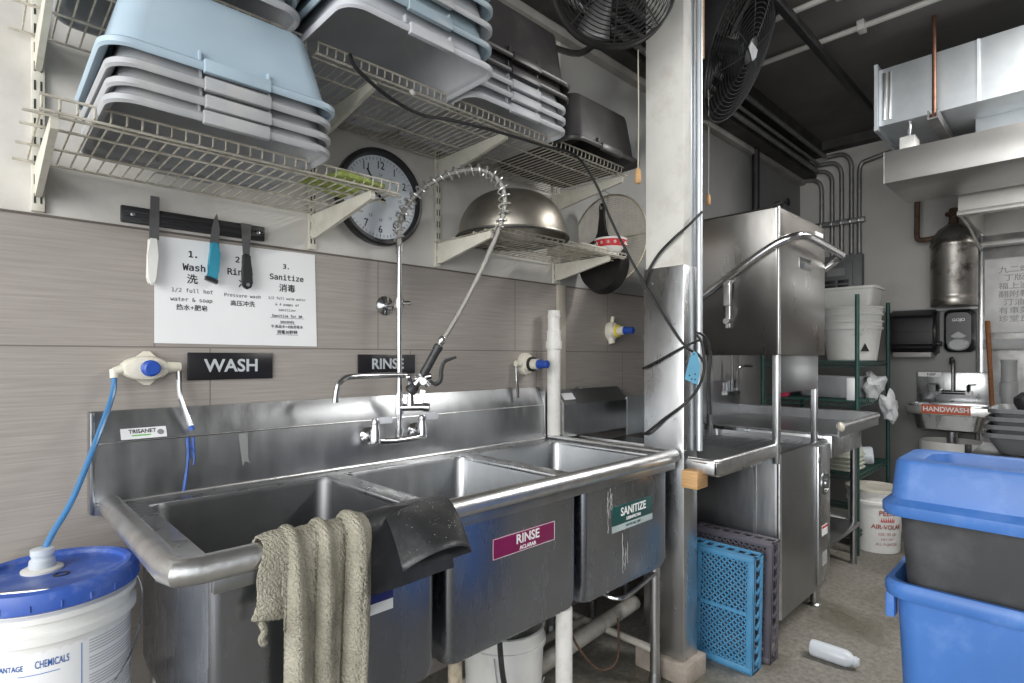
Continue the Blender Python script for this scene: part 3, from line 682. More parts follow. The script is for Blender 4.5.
# ================================================================ SIGNS AND NOTICE
def sign(x0, x1, z0, z1, s, label, size):
    t = thing('wall_sign', label, 'sign', ((x0+x1)/2, 1.95, z0))
    obj('plate', box(B(), x0, x1, 1.942, 1.9495, z0, z1, .002), SIGNBLK, t)
    obj('lettering', words([(s, ((x0+x1)/2, 1.9415, (z0+z1)/2), size, .0012, 1)], '-y'), SIGNTXT, t)
sign(.477, .737, 1.287, 1.374, 'WASH', 'black WASH sign on the tile above the backsplash', .057)
sign(1.06, 1.32, 1.292, 1.37, 'RINSE', 'black RINSE sign behind the faucet riser', .057)
nt_ = thing('laminated_notice', 'laminated white notice of three dishwashing steps in English and Chinese', 'notice', (.645, 1.95, 1.4))
pg = B(); prism(pg, [(.389, 1.402), (.897, 1.398), (.889, 1.731), (.389, 1.726)], 'y', 1.9475, 1.9495); obj('sheet', pg, PAPER, nt_)
Yt = 1.947
obj('lettering', words([
 ('1.', (.494, Yt, 1.681), .036, .0007, 1), ('Wash', (.497, Yt, 1.640), .038, .0007, 1),
 ('1/2 full hot', (.492, Yt, 1.567), .023, 0, 1), ('water & soap', (.490, Yt, 1.539), .023, 0, 1),
 ('2.', (.632, Yt, 1.681), .034, .0007, 1), ('Rinse', (.633, Yt, 1.640), .038, .0007, 1),
 ('Pressure wash', (.641, Yt, 1.563), .0208, 0, 1),
 ('3.', (.786, Yt, 1.676), .030, .0006, 1), ('Sanitize', (.788, Yt, 1.637), .035, .0006, 1),
 ('1/2 full warm water', (.789, Yt, 1.564), .0162, 0, 1), ('& 4 pumps of', (.789, Yt, 1.543), .0162, 0, 1), ('sanitizer', (.789, Yt, 1.524), .0162, 0, 1),
 ('Sanitize for 30', (.789, Yt, 1.503), .0165, .0002, 1), ('seconds', (.789, Yt, 1.483), .0165, .0002, 1)], '-y', .0003, True), INK, nt_)
obj('chinese_lettering', words([
 ('洗', (.491, Yt, 1.602), .031, .0005, 1), ('热水+肥皂', (.491, Yt, 1.513), .0195, .0002, 1), ('冲', (.643, Yt, 1.600), .031, .0005, 1), ('高压冲洗', (.641, Yt, 1.536), .0195, .0002, 1), ('消毒', (.789, Yt, 1.599), .029, .0004, 1), ('半满温水+4抽消毒水', (.789, Yt, 1.465), .0125, 0, 1), ('消毒30秒钟', (.789, Yt, 1.446), .0145, .0002, 1)], '-y', .0003), INK, nt_)
bm = B()
for x0, x1, z in ((.73, .85, 1.4955), (.762, .817, 1.4755), (.75, .828, 1.437)): box(bm, x0, x1, 1.9466, 1.9472, z, z+.001)
obj('underline', bm, INK, nt_)

# ================================================================ KNIFE RACK AND KNIVES
kr = thing('magnetic_knife_rack', 'black magnetic knife rack on the wall above the notice', 'knife rack', (.505, 1.95, 1.752))
bm = B(); box(bm, .304, .707, 1.932, 1.949, 1.752, 1.80, .003)
for z in (1.762, 1.78): box(bm, .31, .70, 1.928, 1.934, z, z+.009, .001)
obj('bar', bm, BLACK, kr)
bm = B()
for x in (.332, .685): lathe(bm, (x, 1.932, 1.776), (0, -1, 0), [(.006, 0), (.006, .003), (.003, .004)], 10)
obj('screw', bm, STEEL, kr)
def knife(name, label, x, blade, handle, hm, bm_=KBLADE):
    t = thing(name, label, 'knife', (x, 1.925, handle[0][1]))
    obj('blade', prism(B(), blade, 'y', 1.9245, 1.9275), bm_, t)
    h = B(); prism(h, handle, 'y', 1.917, 1.935); bmesh.ops.bevel(h, geom=list(h.edges), offset=.0045, segments=2, affect='EDGES'); obj('handle', h, hm, t)
    return t
knife('square_knife', 'square bladed knife with white handle at left of the knife rack', .38, [(.371, 1.70), (.397, 1.71), (.398, 1.838), (.375, 1.838)], [(.369, 1.712), (.395, 1.712), (.394, 1.66), (.392, 1.59), (.387, 1.575), (.372, 1.573), (.364, 1.59), (.366, 1.66)], WHITEP)
k2 = knife('paring_knife', 'pointed paring knife with teal handle in the middle of the rack', .547, [(.535, 1.72), (.562, 1.72), (.564, 1.77), (.556, 1.818), (.548, 1.80), (.541, 1.77)], [(.536, 1.724), (.561, 1.724), (.564, 1.69), (.560, 1.63), (.556, 1.602), (.526, 1.614), (.535, 1.65), (.535, 1.69)], TEALH)
obj('handle_butt', prism(B(), [(.523, 1.616), (.558, 1.603), (.556, 1.592), (.522, 1.604)], 'y', 1.9165, 1.9355), BLACK, k2)
k3 = knife('paint_scraper', 'flat black handled scraper at right of the knife rack', .645, [(.628, 1.80), (.66, 1.80), (.658, 1.745), (.655, 1.69), (.635, 1.69), (.632, 1.745)], [(.633, 1.70), (.657, 1.70), (.661, 1.65), (.665, 1.60), (.655, 1.584), (.64, 1.584), (.63, 1.60), (.632, 1.65)], BLACK)
obj('hang_hole', lathe(B(), (.6475, 1.9168, 1.598), (0, -1, 0), [(.006, 0), (.006, .001), (.003, .001)], 12), STEEL, k3)

# ================================================================ CLOCK
CX, CZ = 1.148, 1.987
ck = thing('wall_clock', 'round white wall clock with black rim half hidden by the sponge shelf', 'clock', (CX, 1.95, CZ))
bm = B(); lathe(bm, (CX, 1.9495, CZ), (0, -1, 0), [(.196, 0), (.199, .01), (.199, .035), (.192, .044), (.180, .044), (.172, .030), (.172, .02)], 64, cap0=True, cap1=False); obj('rim', bm, BLACK, ck)
obj('dial', lathe(B(), (CX, 1.932, CZ), (0, -1, 0), [(.176, 0), (.176, .003)], 64), CLOCKF, ck)
ln = []; ln2 = []
for h in range(1, 13):
    a = 2*PI*h/12; ln.append((str(h), (CX+.132*math.sin(a), 1.9285, CZ+.132*math.cos(a)), .044, .0004, .9)); ln2.append((str(h+12), (CX+.093*math.sin(a), 1.9285, CZ+.093*math.cos(a)), .019, 0, 1))
obj('hour_numeral', words(ln, '-y', .0003), INK, ck); obj('small_numeral', words(ln2, '-y', .0003), GRAYINK, ck)
bm = B()
for k in range(60):
    a = 2*PI*k/60; r0 = .154 if k % 5 else .150; bar(bm, (CX+r0*math.sin(a), 1.9285, CZ+r0*math.cos(a)), (CX+.164*math.sin(a), 1.9285, CZ+.164*math.cos(a)), .001 if k % 5 else .002, .0022, (0, 1, 0))
obj('minute_mark', bm, INK, ck)
for a, l, wd, nm in ((2*PI*55/60, .125, .006, 'minute_hand'), (2*PI*9.9/12, .085, .008, 'hour_hand')):
    bm = B(); bar(bm, (CX-.025*math.sin(a), 1.926, CZ-.025*math.cos(a)), (CX+l*math.sin(a), 1.926, CZ+l*math.cos(a)), wd, .002, (0, 1, 0)); obj(nm, bm, INK, ck)

ck.scale = (.95, 1, .95)
# ================================================================ SHELF STANDARDS AND WIRE SHELVES
STD = [(.122, 1.748, 3.0, 'leftmost slotted shelf standard, holding the tub shelf'), (.877, 1.748, 3.0, 'slotted shelf standard between notice and clock'),
       (1.435, 1.748, 3.0, 'slotted shelf standard just right of the clock'), (2.195, 1.748, 3.0, 'slotted shelf standard behind the steel mixing bowl')]
for x, z0, z1, lab in STD:
    t = thing('shelf_standard', lab, 'shelf upright', (x, 1.95, z0), 'cream slotted uprights on the sink wall')
    bm = B(); box(bm, x-.014, x+.014, 1.936, 1.9495, z0, z1, .001); obj('channel', bm, CREAM, t)
    bm = B()
    n = int((z1-z0)/.05)
    for k in range(n):
        z = z0+.02+k*.05
        for dx in (-.0065, .0065): box(bm, x+dx-.0022, x+dx+.0022, 1.9352, 1.937, z, z+.026)
    obj('slots', bm, SLOT, t)
def bracket(t, x, z, y0, h, wd=.014):
    bm = B(); ph = lambda q: q
    prism(bm, [(1.936, z), (1.936, z-h), (1.90, z-h), (y0, z-.026), (y0-.006, z-.012), (y0, z)], 'x', x-wd/2, x+wd/2)
    obj('bracket', bm, CREAM, t)
def wire_shelf(label, x0, x1, z, yf, brk, pitch=.026, h=.085, loc_group='cream wire shelves on the sink wall', yb=1.928, lip=.028):
    t = thing('wire_shelf', label, 'shelf', ((x0+x1)/2, 1.93, z), loc_group)
    bm = B(); r = .0024; n = int(round((x1-x0)/pitch))
    for k in range(n+1):
        x = x0+(x1-x0)*k/n
        tube(bm, [(x, yb, z+.004), (x, yf+.006, z+.004), (x, yf, z+.006), (x, yf-.003, z+lip)], r, 6)
    obj('deck_wire', bm, WIRE, t)
    bm = B()
    ys = [yb, yb-(yb-yf)*.36, yb-(yb-yf)*.72, yf+.03]
    for y in ys: tube(bm, [(x0-.03, y, z-.001), (x1+.03, y, z-.001)], .0034, 8)
    obj('cross_wire', bm, WIRE, t)
    bm = B()
    tube(bm, [(x0-.004, yf-.003, z+lip), (x1+.004, yf-.003, z+lip)], .0034, 8); tube(bm, [(x0-.004, yf+.004, z-.001), (x1+.004, yf+.004, z-.001)], .0034, 8)
    obj('front_lip', bm, WIRE, t)
    for x in brk: bracket(t, x, z-.005, yf+.02, h)
    return t
SZ, UZ, MZ = 1.875, 2.21, 1.852
wire_shelf('lower wire shelf at left holding the pale blue tub stack', .10, .955, SZ, 1.50, (.122, .877), .0295)
wire_shelf('upper wire shelf at far left, mostly above the frame', .09, .655, UZ, 1.49, (.122,), .0295)
wire_shelf('long upper wire shelf carrying the gray and black tub stacks', .69, 2.20, UZ, 1.49, (.877, 1.435, 2.18), .0265)
wire_shelf('small wire shelf holding the upturned mixing bowl', 1.44, 2.31, MZ, 1.575, (1.435, 2.195), .036, .085, lip=.014)
tag(obj('cable_tie', lathe(B(), (.995, 1.482, 2.196), (0, -1, .2), [(.002, 0), (.010, .002), (.010, .006), (.003, .01)], 10), WHITEP, origin=(.995, 1.482, 2.19)), 'white cable tie fastening the black cord under the upper shelf', 'cable tie')

# ================================================================ BUS TUBS (all upside down)
def tub_mesh(hx, hy, h, notch=True, rim=.02, drop=.022, cr=.055, taper_=.045, ribs=True):
    bm = B(); t = .004
    outer = [(hx-.004, hy-.004, cr, 0), (hx, hy, cr, .005), (hx, hy, cr, drop-.006), (hx-.006, hy-.006, cr, drop), (hx-rim, hy-rim, cr, drop+.004),
             (hx-rim-taper_*.8, hy-rim-taper_*.8, cr*.9, h-.02), (hx-rim-taper_, hy-rim-taper_, cr*.8, h-.006), (hx-rim-taper_-.02, hy-rim-taper_-.02, cr*.6, h)]
    rbox(bm, 0, 0, outer, 6, cap0=False, cap1=True)
    inner = [(hx-.004, hy-.004, cr, 0), (hx-.008, hy-.008, cr, .002), (hx-.010, hy-.010, cr, drop-.008), (hx-rim-.001, hy-rim-.001, cr, drop-.004), (hx-rim-t-.002, hy-rim-t-.002, cr, drop+.004),
             (hx-rim-taper_*.8-t, hy-rim-taper_*.8-t, cr*.85, h-.026), (hx-rim-taper_-.02, hy-rim-taper_-.02, cr*.55, h-.007)]
    rbox(bm, 0, 0, inner, 6, cap0=False, cap1=True)
    if ribs:
        for sx in (-.075, .075):   # small fins above the hand grips
            for sy in (-1, 1):
                prism(bm, [(sx-.0025, 0), (sx+.0025, 0), (sx+.0025, 1), (sx-.0025, 1)], 'z', 0, 1) if False else None
                y1 = sy*(hy-.012); y0 = sy*(hy-rim-.02)
                box(bm, sx-.002, sx+.002, min(y0, y1), max(y0, y1), drop-.002, drop+.026)
    if notch:
        for sy in (-1, 1):
            y0, y1 = sorted((sy*(hy-.012), sy*(hy+.004)))
            box(bm, -.07, .075, y0, y1, -.004, drop+.004, .003)
    bmesh.ops.remove_doubles(bm, verts=bm.verts, dist=1e-6)
    return bm
def tub_stack(x, y, z, specs, group, jig=.004):
    zz = z
    for k, (mesh, m, pitch, lab) in enumerate(specs):
        o = bpy.data.objects.new('bus_tub', mesh); COL.objects.link(o)
        o.location = (x+(random.uniform(-jig, jig) if k else 0), y+(random.uniform(-jig, jig) if k else 0), zz); o.rotation_euler = (0, 0, random.uniform(-.008, .008))
        tag(o, lab, 'bus tub', group); zz += pitch
def tub_data(nm, *a, m=None, **k):
    o = obj(nm, tub_mesh(*a, **k), m, sharp=40); me = o.data; bpy.data.objects.remove(o); return me
tA = tub_data('tub', .246, .235, .185, m=GRAYTUB); tB = tub_data('tub', .258, .235, .205, m=BLUETUB)
Z1 = SZ+.0105
tub_stack(.438, 1.60, Z1, [(tA, 0, .037, 'lowest gray tub of the stack on the lower left shelf'), (tA, 0, .037, 'second gray tub from the bottom on the lower left shelf'),
    (tA, 0, .039, 'third gray tub, directly under the pale blue tub'), (tB, 0, 0, 'pale blue upside down tub topping the lower left stack')], 'upside down tubs on the lower left shelf')
tC = tub_data('tub', .255, .325, .20, m=PALETUB); tD = tub_data('tub', .255, .325, .20, m=TEALTUB); tD2 = tub_data('tub', .255, .325, .20, m=GRAYTUB)
Z2 = UZ+.0105
tub_stack(.895, 1.565, Z2, [(tC, 0, .062, 'large pale gray upside down tub overhanging the upper shelf'), (tD, 0, .06, 'grayish blue tub nested on the large pale gray tub'), (tD2, 0, .058, 'gray tub third up in the tall middle stack'), (tD, 0, .058, 'grayish blue tub fourth up in the tall middle stack'), (tD, 0, 0, 'grayish blue tub topping the tall middle stack')], 'tall middle stack of tubs on the upper shelf')
tE = tub_data('tub', .25, .235, .185, m=PALETUB); tF = tub_data('tub', .272, .235, .215, m=DARKTUB, taper_=.025)
tub_stack(1.415, 1.625, Z2, [(tE, 0, .042, 'lowest pale gray tub under the black tubs on the upper shelf'), (tE, 0, .042, 'middle pale gray tub under the black tubs'), (tE, 0, .045, 'pale gray tub directly under the lower black tub'), (tF, 0, .052, 'lower black tub stacked over the pale gray tubs'), (tF, 0, 0, 'upper black tub standing tallest on the gray tubs')], 'gray and black tub stack on the upper shelf')
tG = tub_data('tub', .245, .24, .22, m=DARKTUB, taper_=.03)
tub_stack(1.93, 1.625, Z2, [(tG, 0, 0, 'lone black upside down tub at the shelf end by the post')], 'lone tub at shelf end')
tH = tub_data('tub', .235, .235, .185, m=GRAYTUB); tI = tub_data('tub', .235, .235, .19, m=TEALTUB)
tub_stack(.375, 1.615, Z2, [(tH, 0, .05, 'gray tub seen from below at the upper left corner'), (tI, 0, .05, 'grayish blue tub nested above the gray tub at upper left')], 'tubs on the upper left shelf')

# ================================================================ SPONGES, BOWL, PAN, STRAINER
def pad(label, x, y, z, rz, sx, sy, sz):
    bm = B(); box(bm, -sx/2, sx/2, -sy/2, sy/2, 0, sz, .006)
    o = obj('scrub_pad', bm, SPONGE); o.location = (x, y, z); o.rotation_euler = (0, 0, rz); tag(o, label, 'sponge', 'green scrub pads on the lower shelf')
pad('green scrub pad lying at the back of the shelf end', .80, 1.64, SZ+.0075, .3, .17, .09, .018)
pad('green scrub pad lying at the front lip of the shelf end', .83, 1.535, SZ+.0075, .2, .17, .08, .016)
mb = thing('mixing_bowl', 'large upturned steel mixing bowl on the small wire shelf', 'bowl', (1.65, 1.735, MZ+.0075))
bm = B(); R = .235
prof = [(R, 0), (R+.006, .004), (R+.004, .012), (R-.006, .014)]+[(R*.98*math.cos(t)**.75, .014+.188*math.sin(t)) for t in [PI/2*k/14 for k in range(1, 14)]]+[(.05, .201), (.004, .202)]
lathe(bm, (1.65, 1.70, MZ+.0075), (0, 0, 1), prof, 56, cap0=False); o = obj('shell', bm, BOWLST, mb, sharp=50); md = o.modifiers.new('t', 'SOLIDIFY'); md.thickness = .002
bm = B(); lathe(bm, (1.65, 1.70, MZ+.007), (0, 0, 1), [(R-.004, 0), (R+.008, 0), (R+.008, .006), (R-.004, .007)], 56, False, False); obj('rolled_rim', bm, BLACKM, mb)
tag(obj('cutting_board', box(B(), 2.0, 2.19, 1.60, 1.82, MZ+.0075, MZ+.035, .004), BEIGE, origin=(2.1, 1.7, MZ+.0075)), 'pale board lying on the small shelf between bowls', 'board')
bx, by = 2.262, 1.632
sb = thing('rice_bowl', 'small white rice bowl with red flowered band at the shelf end', 'bowl', (bx, by, MZ+.0075))
z = MZ+.0075
bm = B(); lathe(bm, (bx, by, z), (0, 0, 1), [(.036, 0), (.038, .012), (.046, .02), (.060, .036), (.068, .055), (.074, .074), (.071, .0745), (.064, .055), (.05, .03), (.03, .02), (.002, .018)], 36); obj('body', bm, CERAMIC, sb)
bm = B(); lathe(bm, (bx, by, z), (0, 0, 1), [(.0608, .0365), (.0688, .055), (.0722, .066), (.0705, .066)], 36, False, False); obj('red_band', bm, REDCER, sb)
bm = B()
for k in range(14):
    a = 2*PI*k/14; c_, s_ = math.cos(a), math.sin(a); p = Vector((bx+.0685*c_, by+.0685*s_, z+.052))
    for q in range(5):
        b_ = 2*PI*q/5; e = Vector((-s_, c_, 0))*math.cos(b_)*.0045+Vector((.3*c_, .3*s_, 1))*math.sin(b_)*.0045; bmesh.ops.create_icosphere(bm, subdivisions=1, radius=.0026, matrix=Matrix.Translation(p+e))
obj('flower', bm, CERAMIC, sb)
sb.scale = (1.1, 1.1, 1.1)
ss = thing('spider_strainer', 'round wire mesh strainer hanging behind the skillet', 'strainer', (2.40, 1.73, 1.96))
SX_, SYc, SZc, SR = 2.40, 1.745, 1.975, .235
bm = B(); tube(bm, [(SX_, SYc+SR*math.cos(a), SZc+SR*math.sin(a)) for a in [2*PI*k/48 for k in range(48)]], .005, 8, closed=True); obj('hoop', bm, MESHW, ss)
bm = B()
for k in range(-23, 24):
    o_ = k*.0102; hl = math.sqrt(max(0, SR*SR-o_*o_))
    dish = lambda q: .02*(1-((q*q+o_*o_)/SR**2))
    for dirn in (0, 1):
        pts = []
        for j in range(9):
            q = -hl+2*hl*j/8
            pts.append((SX_+dish(q), SYc+(o_ if dirn else q), SZc+(q if dirn else o_)))
        tube(bm, pts, .0013, 4)
obj('mesh', bm, MESHW, ss)
bm = B(); cyl(bm, (SX_-.004, SYc-SR, SZc), (SX_-.004, SYc+SR, SZc), .003, seg=6); cyl(bm, (SX_-.004, SYc, SZc-SR), (SX_-.004, SYc, SZc+SR), .003, seg=6); obj('brace_wire', bm, MESHW, ss)
bm = B(); tube(bm, [(SX_, SYc-.02, SZc+SR), (SX_-.04, SYc+.01, SZc+SR+.02), (2.30, 1.76, 2.205)], .002, 6, 4); obj('hanging_wire', bm, STEELD, ss)
sp_ = thing('cast_iron_skillet', 'black cast iron skillet hanging upright at the shelf end', 'skillet', (2.35, 1.70, 1.72))
KX, KY, KZ, KR = 2.345, 1.765, 1.845, .152
bm = B(); lathe(bm, (KX, KY, KZ), (1, 0, 0), [(KR-.018, -.0), (KR, .045), (KR+.002, .048), (KR-.004, .048), (KR-.022, .006), (.002, .005)], 44); obj('pan', bm, IRON, sp_)
bm = B(); prism(bm, [(KY-.05, KZ+KR-.02), (KY-.022, KZ+KR+.02), (KY-.015, KZ+KR+.10), (KY-.019, KZ+KR+.15), (KY-.012, KZ+KR+.172), (KY+.012, KZ+KR+.172), (KY+.019, KZ+KR+.15), (KY+.015, KZ+KR+.10), (KY+.022, KZ+KR+.02), (KY+.05, KZ+KR-.02)], 'x', KX+.018, KX+.034)
bmesh.ops.bevel(bm, geom=list(bm.edges), offset=.004, segments=2, affect='EDGES'); obj('handle', bm, IRON, sp_)
bm = B(); lathe(bm, (KX+.017, KY, KZ+KR+.145), (1, 0, 0), [(.0085, -.001), (.0085, .001)], 14); tube(bm, [(KX+.01, KY, KZ+KR+.15), (KX-.01, KY, KZ+KR+.2), (KX-.06, 1.74, 2.207)], .0018, 6, 3); obj('hang_eye', bm, STEELD, sp_)

# ================================================================ WHITE PIPE, TABLE BACKSPLASH
t = thing('standing_pipe', 'white plastic pipe standing at the far end of the backsplash', 'pipe', (2.105, 1.90, .97))
obj('tube', cyl(B(), (2.112, 1.875, .965), (2.112, 1.875, 1.45), .034, seg=24), PVC, t)
bm = B(); lathe(bm, (2.112, 1.875, 1.40), (0, 0, 1), [(.034, 0), (.041, .001), (.041, .04), (.036, .042), (.036, .095), (.031, .097), (.031, .16), (.034, .162), (.034, .172), (.031, .174), (.031, .195), (.027, .196)], 24); obj('coupling', bm, PVC, t)
tb = thing('soiled_dish_table', 'stainless dish landing table between the post and the dish machine', 'table', (2.45, 1.4, 0))
bm = B(); prism(bm, [(1.845, .952), (1.845, 1.115), (1.905, 1.188), (1.93, 1.188), (1.93, .952)], 'x', 2.148, 2.71); obj('backsplash', bm, STEELD, tb)
obj('end_cap', prism(B(), [(1.835, .952), (1.835, 1.12), (1.9, 1.195), (1.93, 1.195), (1.93, .952)], 'x', 2.142, 2.148), STEELW, tb)
bm = B(); prism(bm, [(2.345, 1.198), (2.378, 1.198), (2.378, 1.188), (2.345, 1.188)], 'y', 1.9, 1.925); obj('rivet', bm, STEEL, tb)
obj('maker_sticker', prism(B(), [(1.862, 1.1385), (1.888, 1.1705), (1.887, 1.1715), (1.861, 1.1395)], 'x', 2.18, 2.27), PAPER, tb)
bm = words([('NSF', (2.225, 1.8745, 1.156), .017, .0003, 1.2)], '-y', .0002)
for v in bm.verts: v.co.y = 1.8615+(v.co.z-1.1385)*.81-.0008
obj('sticker_lettering', bm, INK, tb)
bm = B()
box(bm, 2.085, 2.70, 1.005, 1.125, .895, .905); box(bm, 2.285, 2.70, 1.12, 1.85, .895, .905)
obj('tray', bm, STEELD, tb)
bm = B()
tube(bm, [(2.095, 1.125, .942), (2.092, 1.05, .942), (2.098, 1.02, .942), (2.125, 1.012, .942), (2.70, 1.012, .942)], .012, 12)
box(bm, 2.083, 2.70, 1.0, 1.012, .895, .942, .002); box(bm, 2.083, 2.094, 1.0, 1.13, .895, .942, .002)
box(bm, 2.27, 2.285, 1.4, 1.85, .895, .95, .002)
obj('rim', bm, STEELW, tb)
obj('under_brace', box(B(), 2.16, 2.66, 1.03, 1.10, .872, .895, .003), STEEL, tb)
obj('side_panel', box(B(), 2.715, 2.985, 1.842, 1.85, .91, 1.13), GALV, tb)
for x, y in ((2.33, 1.80), (2.64, 1.80)): obj('leg', cyl(B(), (x, y, 0), (x, y, .9), .02, seg=12), STEELD, tb)

# ================================================================ DISH MACHINE
dm = thing('dish_machine', 'tall stainless hood dish machine with raised box and curved lift handle', 'dish machine', (3.05, 1.3, 0))
MX0, MX1, MY0, MY1 = 2.705, 3.40, .99, 1.66
bm = B(); rbox(bm, (MX0+MX1)/2, (MY0+MY1)/2, [((MX1-MX0)/2, (MY1-MY0)/2, .028, .125), ((MX1-MX0)/2, (MY1-MY0)/2, .028, .905)], 5, cap1=False)
rbox(bm, (MX0+MX1)/2, (MY0+MY1)/2, [((MX1-MX0)/2, (MY1-MY0)/2, .028, .905), ((MX1-MX0)/2-.02, (MY1-MY0)/2-.02, .028, .905), ((MX1-MX0)/2-.025, (MY1-MY0)/2-.025, .028, .84)], 5, cap0=False, cap1=True)
bmesh.ops.remove_doubles(bm, verts=bm.verts, dist=1e-5)
obj('cabinet', bm, STEELD, dm)
bm = B(); cyl(bm, (MX0+.006, MY0+.006, .13), (MX0+.006, MY0+.006, .90), .011, seg=12); box(bm, MX0-.006, MX0+.0, 1.10, 1.114, .13, .90); obj('corner_post', bm, STEELW, dm)
bm = B(); box(bm, 3.205, 3.395, .978, .992, .15, .885, .004); pn = obj('control_panel', bm, STEEL, dm)
bm = B(); lathe(bm, (3.30, .978, .68), (0, -1, 0), [(.062, 0), (.062, .006), (.05, .01), (.048, .004), (.03, .003), (.028, .016), (.002, .018)], 28); obj('dial', bm, STEELD, pn)
obj('switch', box(B(), 3.19, 3.225, .972, .978, .80, .845, .002), STEEL, pn)
lb_ = obj('warning_label', box(B(), 3.255, 3.345, .9765, .979, .40, .455), PAPER, pn); obj('red_stripe', box(B(), 3.257, 3.343, .9755, .977, .44, .452), REDINK, lb_)
obj('lower_label', box(B(), 3.265, 3.335, .9765, .979, .24, .31), mat('gray_label', (.35, .35, .35), .5), pn)
for x, yy in ((MX0+.08, (1.3, 1.6)), (3.31, (1.03, 1.6))):
    for y in yy:
        bm = B(); lathe(bm, (x, y, 0), (0, 0, 1), [(.028, 0), (.03, .008), (.02, .015), (.024, .04), (.024, .075), (.028, .08), (.028, .128)], 16); obj('foot', bm, STEEL, dm)
HX0, HX1, HY0, HY1, HZ0, HZ1 = 2.667, 3.335, .985, 1.65, 1.37, 2.062
bm = B(); rbox(bm, (HX0+HX1)/2, (HY0+HY1)/2, [((HX1-HX0)/2, (HY1-HY0)/2, .012, HZ0), ((HX1-HX0)/2, (HY1-HY0)/2, .012, HZ1-.01), ((HX1-HX0)/2-.008, (HY1-HY0)/2-.008, .01, HZ1)], 4, cap0=False)
o = obj('raised_hood', bm, STEELH, dm); md = o.modifiers.new('t', 'SOLIDIFY'); md.thickness = .004; md.offset = -1
obj('hood_edge', box(B(), HX0-.002, HX0+.022, HY0-.004, HY0+.004, HZ0, HZ1-.002, .003), STEELW, dm)
obj('badge', box(B(), 2.93, 3.10, HY0-.004, HY0+.001, 1.80, 1.86, .002), STEELD, dm)
obj('corner_label', box(B(), 3.17, 3.29, HY0-.003, HY0+.001, 2.0, 2.022), PAPER, dm)
for x, y in ((2.70, 1.005), (3.27, 1.02), (2.72, 1.63), (3.30, 1.63)):
    obj('column', box(B(), x-.017, x+.017, y-.014, y+.014, .86, HZ0+.1, .003), STEEL if y < 1.1 else STEELD, dm)
obj('front_splash', box(B(), 2.72, 3.22, 1.635, 1.65, 1.0, 1.37), BLACKM, dm)
obj('inner_door', box(B(), 2.72, 3.25, .997, 1.003, 1.19, 1.372, .002), STEELD, dm)
bm = B(); tube(bm, [(2.635, 1.62, 1.49), (2.635, 1.352, 1.655), (2.633, 1.12, 1.80), (2.64, .99, 1.875), (2.665, .925, 1.903), (2.73, .895, 1.915), (2.84, .89, 1.914), (3.10, .89, 1.906), (3.30, .895, 1.90), (3.345, .93, 1.885), (3.352, .98, 1.85), (3.345, 1.02, 1.835)], .019, 12, 6); hb = obj('lift_handle', bm, CHROME, dm)
bm = B(); box(bm, 2.628, 2.655, 1.195, 1.23, 1.61, 1.755, .004); box(bm, 2.64, 2.668, 1.20, 1.225, 1.50, 1.63, .004); cyl(bm, (2.62, 1.212, 1.535), (2.668, 1.212, 1.535), .015, seg=14); cyl(bm, (2.62, 1.212, 1.725), (2.668, 1.212, 1.725), .015, seg=14); obj('linkage', bm, STEELW, dm)
bm = B()
for k in range(14): bar(bm, (2.74+.035*k, 1.03, .885), (2.79+.035*k, 1.6, .885), .004, .004)
for k in range(8): bar(bm, (2.73, 1.05+.07*k, .885), (3.37, 1.05+.07*k, .885), .004, .004)
obj('rack_rails', bm, STEELD, dm)

# ================================================================ CLEAN DISH TABLE
ct = thing('clean_dish_table', 'stainless outlet table running from the dish machine to the wire rack', 'table', (3.85, 1.4, 0))
TX0, TX1, TY0, TY1, TZ = 3.425, 4.285, .93, 1.88, .985
bm = B(); box(bm, TX0, TX1-.02, TY0+.02, TY1, TZ-.065, TZ-.055); box(bm, TX0, TX1-.02, TY0+.012, TY0+.02, TZ-.07, TZ-.005); box(bm, TX1-.03, TX1-.02, TY0+.02, TY1, TZ-.07, TZ+.01); box(bm, TX0, TX1-.02, TY1-.01, TY1, TZ-.07, TZ+.2); obj('tray', bm, STEELD, ct)
bm = B(); tube(bm, [(TX0, TY0+.012, TZ-.008), (TX1-.05, TY0+.012, TZ-.008), (TX1-.02, TY0+.02, TZ-.005), (TX1-.008, TY0+.05, TZ-.003), (TX1-.008, TY1, TZ-.003)], .016, 12); obj('rim', bm, STEELW, ct)
obj('apron', box(B(), 3.43, 4.02, TY0+.05, 1.6, TZ-.19, TZ-.066, .004), STEEL, ct)
for x, y in ((4.16, 1.06), (4.16, 1.78), (3.52, 1.78)): obj('leg', cyl(B(), (x, y, 0), (x, y, TZ-.06), .02, seg=14), STEELD, ct)
obj('undershelf', box(B(), 3.46, 4.19, 1.03, 1.8, .25, .275, .003), STEELD, ct)
tf = thing('table_faucet', 'small chrome faucet on the dark wall seen under the raised hood', 'faucet', (4.13, 1.93, 1.1))
bm = B(); cyl(bm, (4.02, 1.86, 1.09), (4.24, 1.86, 1.09), .014, seg=12)
for x in (4.04, 4.22): cyl(bm, (x, 1.95, 1.09), (x, 1.85, 1.09), .02, seg=12); cyl(bm, (x, 1.86, 1.09), (x, 1.86, 1.17), .013, seg=10)
obj('body', bm, CHROME, tf)
obj('riser', tube(B(), [(4.13, 1.86, 1.09), (4.13, 1.86, 1.38)], .011, 10), CHROME, tf)
obj('spout', tube(B(), [(4.2, 1.86, 1.12), (4.2, 1.85, 1.26), (4.24, 1.83, 1.29), (4.34, 1.8, 1.29)], .01, 10, 4), CHROME, tf)
tag(obj('rim_stopper', lathe(B(), (3.43, .935, .975), (.2, -1, .2), [(.004, -.02), (.022, -.012), (.028, 0), (.022, .012), (.004, .02)], 14), BEIGE, origin=(3.43, .935, .97)), 'small round beige stopper on the rim of the outlet table', 'stopper')

